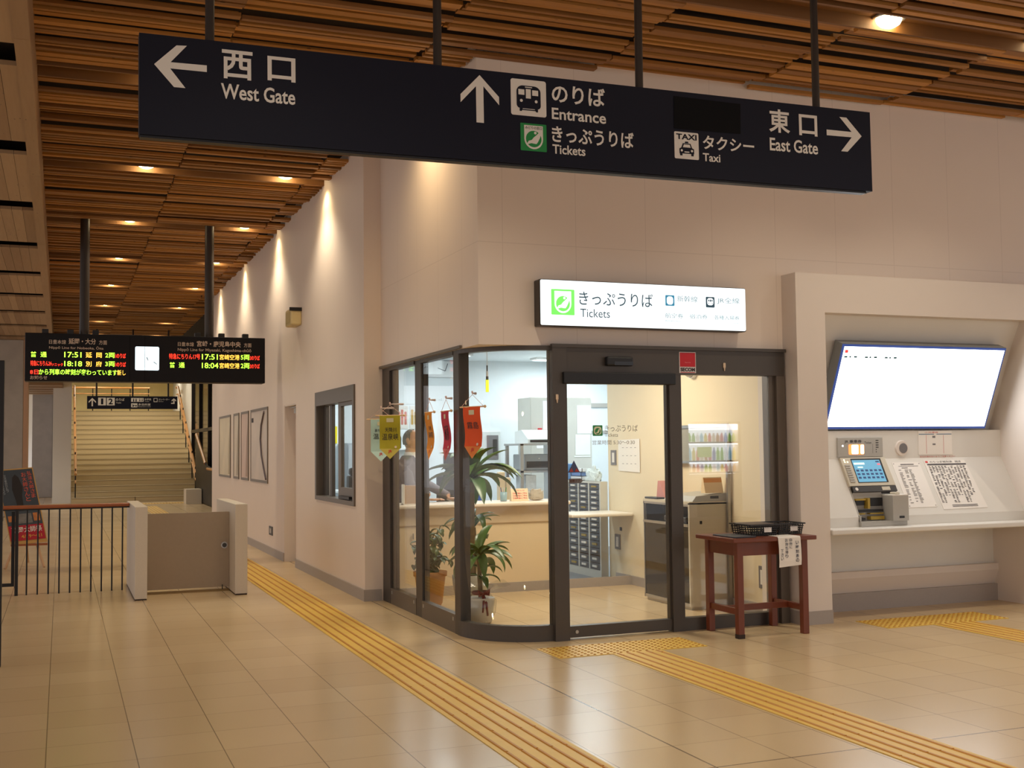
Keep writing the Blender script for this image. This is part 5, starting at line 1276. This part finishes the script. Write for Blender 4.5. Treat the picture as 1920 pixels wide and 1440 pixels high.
for i in range(5):
    a_ = 2 * pi * i / 5; L.cyl((4.55, 13.8, .09), (4.55 + .28 * cos(a_), 13.8 + .28 * sin(a_), .05), .02, .014, 8).lathe((4.55 + .28 * cos(a_), 13.8 + .28 * sin(a_), 0), [(.01, 0), (.025, .012), (.025, .04), (.01, .05)], 10)
L.build('base', 'black', ch2)
# wall clock, hanging tag, intercom, posters on the back wall
wc = thing('wall_clock', 'large square white clock high on the office back wall', 'clock', (5.18, 15.98, 2.69))
MB().rbox(4.93, 5.43, 15.95, 15.999, 2.57, 2.815, .01).build('case', mat('clock_white', S(250, 252, 252), .4), wc)
ckf = FY(15.95, .003)
MB().flat([(5.10, 2.70), (5.21, 2.66), (5.215, 2.668), (5.105, 2.708)], ckf).flat([(5.21, 2.66), (5.22, 2.66), (5.26, 2.77), (5.252, 2.775)], ckf).build('hands', 'inkblack', wc)
kt = thing('hanging_tag', 'yellow tag on a black clip hanging from the office ceiling', 'tag', (4.15, 11.3, 2.4))
kx, ky = 4.14, 11.25
MB().cyl((kx, ky, 2.40), (kx, ky, 2.82), .004, n=6).cyl((kx, ky, 2.28), (kx, ky, 2.34), .012, n=8).build('chain', 'steel', kt)
MB().cyl((kx, ky, 2.25), (kx, ky, 2.285), .014, n=8).cyl((kx, ky, 2.34), (kx, ky, 2.40), .008, n=8).build('clip', 'black', kt)
MB().rbox(kx - .018, kx + .018, ky - .004, ky + .004, 2.12, 2.252, .004).build('tag_strip', mat('tag_yellow', S(220, 232, 40), .5), kt)
it = thing('intercom_panel', 'pale wall panel with a grey screen on the office back wall', 'wall panel', (6.03, 15.98, 1.55))
MB().rbox(5.68, 6.08, 15.965, 15.999, 1.28, 1.78, .01).build('panel', mat('panel_pale', S(214, 218, 216), .4), it)
MB().rbox(5.86, 6.04, 15.955, 15.965, 1.36, 1.72, .004).build('screen_frame', 'inkgrey', it); MB().box(5.95, 6.02, 15.953, 15.956, 1.42, 1.66).build('screen', 'machdark', it)
for (x0, x1, c, l) in ((4.44, 4.66, S(206, 120, 110), 'poster of red bottles pinned on the office back wall'), (4.69, 4.92, S(200, 160, 90), 'orange picture poster pinned on the office back wall')):
    t = thing('wall_poster', l, 'poster', ((x0 + x1) / 2, 15.99, 1.98), 0, 'posters on the office back wall')
    MB().box(x0, x1, 15.99, 15.999, 1.82, 2.15).build('sheet', mat('poster_sheet', S(226, 222, 214), .6), t)
    q = FY(15.99, .002); L = MB()
    for i in range(4): L.rrect(x0 + .015 + i * .05, x0 + .05 + i * .05, 1.88, 2.10 - .03 * (i % 2), .012, q)
    L.build('bottle_pictures', mat('poster_blocks', c, .6, var=.5, scale=16), t)
sb = thing('wall_shelf', 'small white shelf with a dark bottle ornament on the office back wall', 'shelf', (4.6, 15.9, 1.6))
MB().box(4.42, 4.92, 15.84, 15.999, 1.52, 1.54).build('board', 'white', sb)
bt = MB().lathe((4.50, 15.92, 1.541), [(.03, 0), (.036, .01), (.038, .15), (.016, .21), (.013, .29), (.001, .29)], 16)
tag(bt.build('dark_bottle', mat('bottle_dark', S(32, 32, 36), .25), None, True), 'dark bottle standing on the small shelf behind the clerk', 'bottle')
tp = thing('tan_display_panel', 'tan backed display panel standing on the counter in front of the clerk', 'display panel', (3.44, 11.6, CT))
MB().prism([(11.60, CT), (11.64, CT), (11.665, CT + .20), (11.645, CT + .20)], lambda y, z: (3.34, y, z), lambda y, z: (3.545, y, z)).build('back', mat('panel_tan', S(172, 140, 108), .5), tp)
MB().box(3.325, 3.34, 11.60, 11.67, CT, CT + .21).box(3.325, 3.55, 11.59, 11.70, CT, CT + .008).build('white_edge', 'signwhite', tp)
# yellow sheet and desk seen through the hatch
yl = tag(MB().rbox(3.50, 3.62, 15.98, 15.999, 1.62, 1.86, .002).build('yellow_sheet', mat('sheet_yellow', S(236, 216, 20), .6)), 'bright yellow sheet on the wall seen through the serving hatch', 'notice')
hd = thing('filing_cabinet', 'grey filing cabinet seen through the serving hatch', 'cabinet', (3.87, 15.7, 0))
MB().box(3.64, 4.12, 15.45, 15.99, 0, 1.62).build('body', mat('filing_grey', S(176, 184, 192), .5), hd)
for i in range(4): 
    dwr = MB().box(3.65, 4.11, 15.435, 15.45, .04 + i * .395, .41 + i * .395).build('drawer', mat('filing_front', S(190, 198, 204), .5), hd)
    MB().box(3.82, 3.94, 15.42, 15.435, .30 + i * .395, .33 + i * .395).build('pull', 'machdark', dwr)
h2 = thing('work_table', 'small pale work table with black clutter below the serving hatch', 'table', (3.6, 14.6, 0))
MB().box(3.3, 4.0, 14.2, 15.0, .98, 1.01).build('table_top', 'white', h2)
for (x, y) in ((3.33, 14.23), (3.97, 14.23), (3.33, 14.97), (3.97, 14.97)): MB().box(x - .02, x + .02, y - .02, y + .02, 0, .98).build('leg', 'steel', h2)
tag(MB().rbox(3.40, 3.52, 14.35, 14.5, 1.012, 1.20, .02).rbox(3.42, 3.5, 14.36, 14.48, 1.2, 1.30, .03).build('desk_telephone', 'black'), 'black telephone on the table seen through the hatch', 'telephone')

# ================================================================== KIOSK by the shop window
kk = thing('information_kiosk', 'grey waist-high kiosk with dark glass front behind the side table', 'kiosk', (5.71, 9.93, 0))
KX0, KX1, KY0, KY1 = 5.495, 5.93, 9.474, 10.39
MB().box(KX0, KX1, KY0, KY0 + .025, .03, 1.0).box(KX0 + .2, KX1, KY1 - .025, KY1, .03, 1.0).box(KX1 - .02, KX1, KY0, KY1, .03, 1.0).box(KX0, KX1, KY0, KY1, .985, 1.01).box(KX0 + .02, KX1, KY0 + .02, KY1 - .02, 0, .03).build('cabinet', 'machbeige', kk)
MB().box(KX0 + .006, KX0 + .016, KY0 + .025, KY1 - .01, .06, .775).build('dark_glass_door', 'darkglass', kk)
MB().box(KX0, KX0 + .02, KY0 + .025, KY1 - .005, .03, .06).box(KX0 - .005, KX0 + .02, KY0 + .025, KY1, .775, .80).box(KX0, KX0 + .02, KY1 - .015, KY1, .03, .985).box(KX0, KX0 + .02, KY0 + .025, KY1, .965, .985).build('steel_trim', 'steel', kk)
MB().box(KX0 + .2, KX0 + .21, KY0 + .025, KY1 - .025, .06, .985).box(KX0 + .02, KX0 + .2, KY0 + .025, KY1 - .02, .78, .79).box(KX0 + .02, KX0 + .2, KY1 - .03, KY1 - .016, .79, .965).box(KX0 + .02, KX0 + .2, KY0 + .025, KY1 - .03, .972, .985).build('dark_recess', 'black', kk)
MB().rbox(KX0 + .03, KX0 + .18, KY0 + .12, KY0 + .55, .80, .86, .01).build('recess_tray', 'machdark', kk)
MB().box(KX0 + .11, KX0 + .135, KY0 - .002, KY0, .80, .83).build('corner_catch', 'black', kk)
pr = thing('card_printer', 'grey flat machine on the kiosk top holding two small leaflet stands', 'machine', (5.8, 9.75, 1.01))
MB().prism([(KX0 + .05, 1.011), (KX1 - .01, 1.011), (KX1 - .01, 1.085), (KX0 + .09, 1.06)], lambda x, z: (x, 9.50, z), lambda x, z: (x, 10.05, z)).build('body', 'machgrey', pr)
MB().box(KX1 - .19, KX1 - .10, 9.497, 9.50, 1.035, 1.06).build('dark_slot', 'black', pr)
ls = thing('leaflet_stand', 'pink leaflet stand on the kiosk top by the door', 'leaflet stand', (5.65, 10.2, 1.01))
MB().prism([(10.12, 1.011), (10.30, 1.011), (10.30, 1.03), (10.27, 1.19), (10.24, 1.19)], lambda y, z: (5.60, y, z), lambda y, z: (5.80, y, z)).build('stand', mat('leaflet_pink', S(206, 140, 132), .5), ls)
oc2 = thing('leaflet_stand', 'orange and cream leaflet stand at the glass frame end of the kiosk', 'leaflet stand', (5.8, 9.56, 1.09))
MB().prism([(9.52, 1.086), (9.60, 1.086), (9.60, 1.10), (9.575, 1.235), (9.56, 1.235)], lambda y, z: (5.70, y, z), lambda y, z: (5.90, y, z)).build('stand', mat('leaflet_cream', S(236, 206, 160), .5), oc2)
MB().rect(5.702, 5.898, .10, .14, lambda u, v: (u, 9.519 + v * .27, 1.086 + v)).build('orange_band', mat('leaflet_orange', S(226, 150, 70), .5), oc2)
tag(MB().rbox(KX0 + .01, KX0 + .10, 10.12, 10.38, 1.011, 1.03, .005).build('flat_tray', 'black'), 'flat black tray at the corner of the kiosk top', 'tray')
gf = thing('glass_display_frame', 'metal framed glass panel standing over the kiosk against the wall', 'display frame', (5.91, 9.93, 1.01))
for y in (9.45, 10.40): MB().box(5.895, 5.925, y - .015, y + .015, 1.011 if y > 9.46 else .0, 1.745).build('upright', 'steel', gf)
MB().box(5.895, 5.925, 9.465, 10.385, 1.715, 1.745).box(5.895, 5.925, 9.465, 10.385, 1.36, 1.385).build('cross_bar', 'steel', gf)
MB().box(5.905, 5.911, 9.465, 10.385, 1.385, 1.715).build('panel', mat('frame_back', S(150, 146, 134), .15), gf)
cctv = thing('dome_camera', 'small white dome camera on the wall under the red sticker', 'camera', (5.9, 10.15, 2.33))
MB().cyl((5.94, 10.1, 2.30), (5.90, 10.1, 2.30), .085, n=24).build('base', 'white', cctv)
MB().rings([[(5.90 - .075 * sin(t), 10.1 + .075 * cos(t) * cos(2 * pi * k / 20), 2.30 + .075 * cos(t) * sin(2 * pi * k / 20)) for k in range(20)] for t in (0, .3, .6, .9, 1.2, 1.5)]).build('dome', mat('dome_grey', S(196, 190, 176), .2), cctv, True)

# ================================================================== vending machine across the concourse (mirrored in the shop window)
vm = thing('drinks_machine', 'white drinks vending machine with lit shelves, mirrored in the shop window', 'vending machine', (11.9, -2.5, 0), pi)
def vb(m_, name, *b): return MB().box(*b)
VX, VY = 11.9, -2.5
MB().box(VX - .62, VX + .62, VY - .75, VY - .16, .04, 2.0).box(VX - .62, VX + .62, VY - .16, VY, .04, .96).box(VX - .62, VX - .56, VY - .16, VY, .96, 2.0).box(VX + .56, VX + .62, VY - .16, VY, .96, 2.0).box(VX - .56, VX + .56, VY - .16, VY, 1.95, 2.0).build('cabinet', mat('vending_white', S(232, 232, 236), .4), vm)
MB().box(VX - .55, VX + .55, VY - .04, VY, 1.83, 1.945).build('light_bar', emit_mat('vending_bar', (1, .97, .98, 1), 9.0), vm)
MB().box(VX - .56, VX + .56, VY - .16, VY - .15, .97, 1.83).build('lit_back', emit_mat('vending_back', (.85, .93, 1.0, 1), 4.0), vm)
for z in (.98, 1.205, 1.57): MB().box(VX - .56, VX + .56, VY - .15, VY - .01, z, z + .03).build('shelf', mat('vending_shelf', S(70, 80, 150), .4), vm)
for z in (1.175, 1.54): MB().box(VX - .55, VX + .55, VY - .05, VY - .01, z, z + .028).build('shelf_light', emit_mat('vending_strip', (.95, .98, 1, 1), 8.0), vm)
cols = [S(180, 110, 60), S(206, 190, 170), S(220, 60, 60), S(220, 200, 90), S(120, 200, 230), S(236, 236, 240), S(90, 180, 60), S(90, 180, 60), S(60, 100, 190), S(200, 70, 110)]
vmats = [emit_mat('drink_label', c, 2.6) for c in cols]
for r_, (z, hh) in enumerate(((1.012, .15), (1.237, .25), (1.602, .17))):
    for i in range(12):
        x = VX - .50 + i * .091
        MB().lathe((x, VY - .08, z), [(.030, 0), (.034, .01), (.034, hh * .65), (.014, hh * .85), (.014, hh), (.001, hh)], 12).build('sample_bottle', vmats[(11 - i + r_ * 3) % 10], vm, True)
MB().box(VX - .36, VX - .04, VY - .03, VY - .02, 1.30, 1.50).build('green_poster', emit_mat('vending_green', S(170, 200, 80), 2.5), vm)
MB().box(VX - .40, VX + .40, VY - .001, VY + .006, .14, .40).build('delivery_flap', 'black', vm)

# ================================================================== CLERK
def clerk():
    t = thing('person', 'grey haired clerk in a grey suit and pink tie standing behind the counter', 'person', (3.62, 12.34, 0), R(50))
    W_ = Matrix.Translation((3.62, 12.34, 0)) @ Matrix.Rotation(R(50), 4, 'Z')
    def ell(c, rx, ry, n=20): return [(c[0] + rx * cos(2 * pi * k / n), c[1] + ry * sin(2 * pi * k / n), c[2]) for k in range(n)]
    def finish(mb, name, m, parent, vox=None, smooth=True, it=4):
        mb2 = MB(); mb2.v = [W_ @ Vector(p) for p in mb.v]; mb2.f = mb.f; mb2.t = mb.t
        o = mb2.build(name, m, parent, smooth)
        if vox:
            md = o.modifiers.new('r', 'REMESH'); md.mode = 'VOXEL'; md.voxel_size = vox; md.use_smooth_shade = True
            sm = o.modifiers.new('s', 'SMOOTH'); sm.factor = .5; sm.iterations = it
            dg = bpy.context.evaluated_depsgraph_get(); me = bpy.data.meshes.new_from_object(o.evaluated_get(dg))
            o.modifiers.clear(); old = o.data; o.data = me; bpy.data.meshes.remove(old)
        return o
    Wi = W_.inverted()
    handR = Wi @ Vector((3.80, 11.93, .985)); handL = Wi @ Vector((4.02, 12.02, .985))
    shR, shL = Vector((-.19, .0, 1.40)), Vector((.19, .0, 1.40))
    elR, elL = Vector((-.25, -.10, 1.14)), Vector((.24, -.08, 1.14))
    b = MB()
    b.rings([ell((0, .0, .84), .15, .11), ell((0, 0, .95), .165, .115), ell((0, -.005, 1.08), .15, .105), ell((0, -.01, 1.25), .17, .115), ell((0, -.005, 1.36), .18, .11), ell((0, .0, 1.43), .13, .085), ell((0, .0, 1.47), .065, .065), ell((0, -.008, 1.54), .056, .06)])
    # head with face
    def hd(p):
        x, y, z = p
        return (x * .078, y * .098 - .02, z * .122 + 1.628)
    bm = bmesh.new(); bmesh.ops.create_uvsphere(bm, u_segments=32, v_segments=24, radius=1)
    for v in bm.verts:
        x, y, z = v.co
        if z < 0: x *= 1 - .28 * (-z) ** 1.5; y = y * (1 - .10 * -z) - (.08 * -z if y < 0 else -.10 * z * .2)
        if y < -.5 and abs(x) > .18 and .02 < z < .22: y += .10          # eye sockets
        v.co = hd((x, y, z))
    b.addbm(bm)
    b.rings([[(sx * .012, -.118 - d_, z) for sx in (-1, 0, 1)] + [(sx * .010, -.10, z) for sx in (1, 0, -1)] for z, d_ in ((1.655, -.005), (1.63, .008), (1.608, .022), (1.598, .008))])   # nose
    for s_ in (-1, 1): b.rings([ell((s_ * .078, -.005, z), r_, r_ * 2.0, 10) for z, r_ in ((1.585, .006), (1.60, .010), (1.63, .013), (1.65, .010), (1.66, .004))])
    b.rings([ell((0, -.108, z), .026, .010, 10) for z in (1.562, 1.568, 1.574, 1.580)])
    # arms and hands
    for sh_, el, h_ in ((shR, elR, handR), (shL, elL, handL)):
        wr = h_ + (el - h_).normalized() * .09
        b.tube([sh_ * .88, sh_.lerp(el, .5), el], [.046, .042, .038], 12).tube([el, el.lerp(wr, .5), wr], [.040, .034, .026], 12)
        fwd = (h_ - el); fwd.z = 0; fwd.normalize(); sd = Vector((-fwd.y, fwd.x, 0))
        b.obox(h_ - fwd * .035, sd * .038, fwd * .045, Vector((0, 0, .013)))
        for i, ln in enumerate((.066, .078, .074, .058)):
            o_ = h_ + fwd * .005 + sd * (.030 - .020 * i)
            b.tube([o_, o_ + fwd * ln * .5 + Vector((0, 0, .006)), o_ + fwd * ln - Vector((0, 0, .008))], [.0092, .0086, .007], 8)
        sg_ = 1 if h_ is handR else -1
        o_ = h_ - fwd * .05 + sd * .036 * -sg_
        b.tube([o_, o_ + fwd * .03 - sd * .022 * sg_, o_ + fwd * .058 - sd * .026 * sg_], [.011, .010, .008], 8)
    for s_ in (-1, 1):
        b.tube([(s_ * .09, 0, .90), (s_ * .10, -.01, .50), (s_ * .10, .01, .09)], [.085, .058, .042], 14)
        b.rings([ell((s_ * .10, y, z), .04, r_, 12) for y, z, r_ in ((-.05, .005, .12), (-.05, .04, .12), (-.02, .08, .07), (.0, .11, .045))])
    skin = mat('skin', S(206, 160, 132), .5, var=.04)
    body = finish(b, 'body', skin, t, .0075)
    # suit
    j = MB()
    j.rings([ell((0, .0, .80), .195, .145), ell((0, 0, .95), .19, .14), ell((0, -.005, 1.10), .178, .13), ell((0, -.01, 1.25), .195, .138), ell((0, -.002, 1.37), .205, .128), ell((0, .005, 1.43), .155, .10), ell((0, .012, 1.465), .09, .08)])
    for sh_, el, h_ in ((shR, elR, handR), (shL, elL, handL)):
        wr = h_ + (el - h_).normalized() * .10
        j.tube([sh_ * .80, sh_ * 1.0, sh_.lerp(el, .5), el], [.080, .084, .070, .062], 14).tube([el, el.lerp(wr, .5), wr], [.058, .050, .042], 14)
    suit = mat('suit_grey', S(116, 106, 108), .8, var=.05, scale=40)
    finish(j, 'jacket', suit, t, .010, it=6)
    tr_ = MB()
    for s_ in (-1, 1): tr_.tube([(s_ * .085, 0, .93), (s_ * .10, -.01, .50), (s_ * .10, .01, .09)], [.115, .080, .068], 16)
    finish(tr_, 'trousers', mat('trousers_grey', S(70, 66, 70), .8), t, .012)
    for s_ in (-1, 1):
        finish(MB().rings([ell((s_ * .10, y, z), rx, r_, 14) for y, z, rx, r_ in ((-.05, .0, .045, .13), (-.05, .045, .046, .128), (-.02, .085, .044, .08), (.0, .10, .03, .04))]), 'shoe', 'black', t)
    # shirt front, collar, lapels and tie, following the chest
    def ch_(u, z, off=0.0):
        zs = [(1.10, .178, .130, -.005), (1.25, .195, .138, -.01), (1.37, .205, .128, -.002), (1.43, .155, .10, .005), (1.465, .09, .08, .012)]
        for (z0, a0, b0, c0), (z1, a1, b1, c1) in zip(zs, zs[1:]):
            if z <= z1 or z1 == 1.465:
                k_ = max(0, min(1, (z - z0) / (z1 - z0))); rx, ry, cy = a0 + (a1 - a0) * k_, b0 + (b1 - b0) * k_, c0 + (c1 - c0) * k_; break
        return (u, cy - ry * math.sqrt(max(.02, 1 - (u / rx) ** 2)) - .006 - off, z)
    def strip(pairs, off):
        m_ = MB()
        for (l_, r__, z) in pairs:
            for i in range(5): m_.v.append(Vector(ch_(l_ + (r__ - l_) * i / 4, z, off)))
        for k_ in range(len(pairs) - 1):
            for i in range(4): a_ = k_ * 5 + i; m_.f.append((a_, a_ + 1, a_ + 6, a_ + 5)); m_.t.append(.5)
        return m_
    V_ = [(-.004, .004, 1.12), (-.025, .025, 1.2), (-.045, .045, 1.28), (-.06, .06, 1.36), (-.066, .066, 1.42), (-.06, .06, 1.46)]
    finish(strip(V_, .0), 'shirt_front', mat('shirt_white', S(236, 234, 232), .7), t)
    finish(MB().rings([ell((0, .0, 1.445), .082, .080), ell((0, -.003, 1.475), .074, .074), ell((0, -.006, 1.50), .066, .068), ell((0, -.006, 1.50), .060, .062), ell((0, 0, 1.45), .07, .07)], False), 'collar', mat('shirt_collar', S(238, 236, 234), .7), t)
    finish(strip([(-.012, .012, 1.12), (-.026, .026, 1.22), (-.02, .02, 1.36), (-.014, .014, 1.425), (-.022, .022, 1.455)], .006), 'tie', mat('tie_pink', S(196, 112, 116), .6), t)
    for s_ in (-1, 1):
        finish(strip([(s_ * .004, s_ * .012, 1.12), (s_ * .025, s_ * .06, 1.2), (s_ * .045, s_ * .095, 1.29), (s_ * .06, s_ * .11, 1.34), (s_ * .062, s_ * .09, 1.42), (s_ * .06, s_ * .075, 1.46)], .005), 'lapel', mat('lapel_grey', S(104, 95, 98), .8), t)
    # hair: a cap over the back and sides, thin on top
    hm = MB(); bm = bmesh.new(); bmesh.ops.create_uvsphere(bm, u_segments=32, v_segments=24, radius=1)
    for v in bm.verts:
        x, y, z = v.co
        if z < 0: x *= 1 - .28 * (-z) ** 1.5
        v.co = Vector((x * .084, y * .104 - .015, z * .127 + 1.630))
    bmesh.ops.delete(bm, geom=[v for v in bm.verts if (v.co.y < -.045 and v.co.z < 1.76) or v.co.z < 1.57 or (v.co.z < 1.62 and v.co.y < -.005)], context='VERTS')
    hm.addbm(bm); finish(hm, 'hair', mat('hair_grey', S(128, 124, 122), .55, var=.25, scale=40), t)
    em = MB()
    for s_ in (-1, 1): em.lathe((s_ * .030, -.112, 1.645), [(.001, -.006), (.009, -.003), (.010, 0), (.009, .003), (.001, .006)], 10)
    finish(em, 'eyes', 'inkblack', t)
clerk()
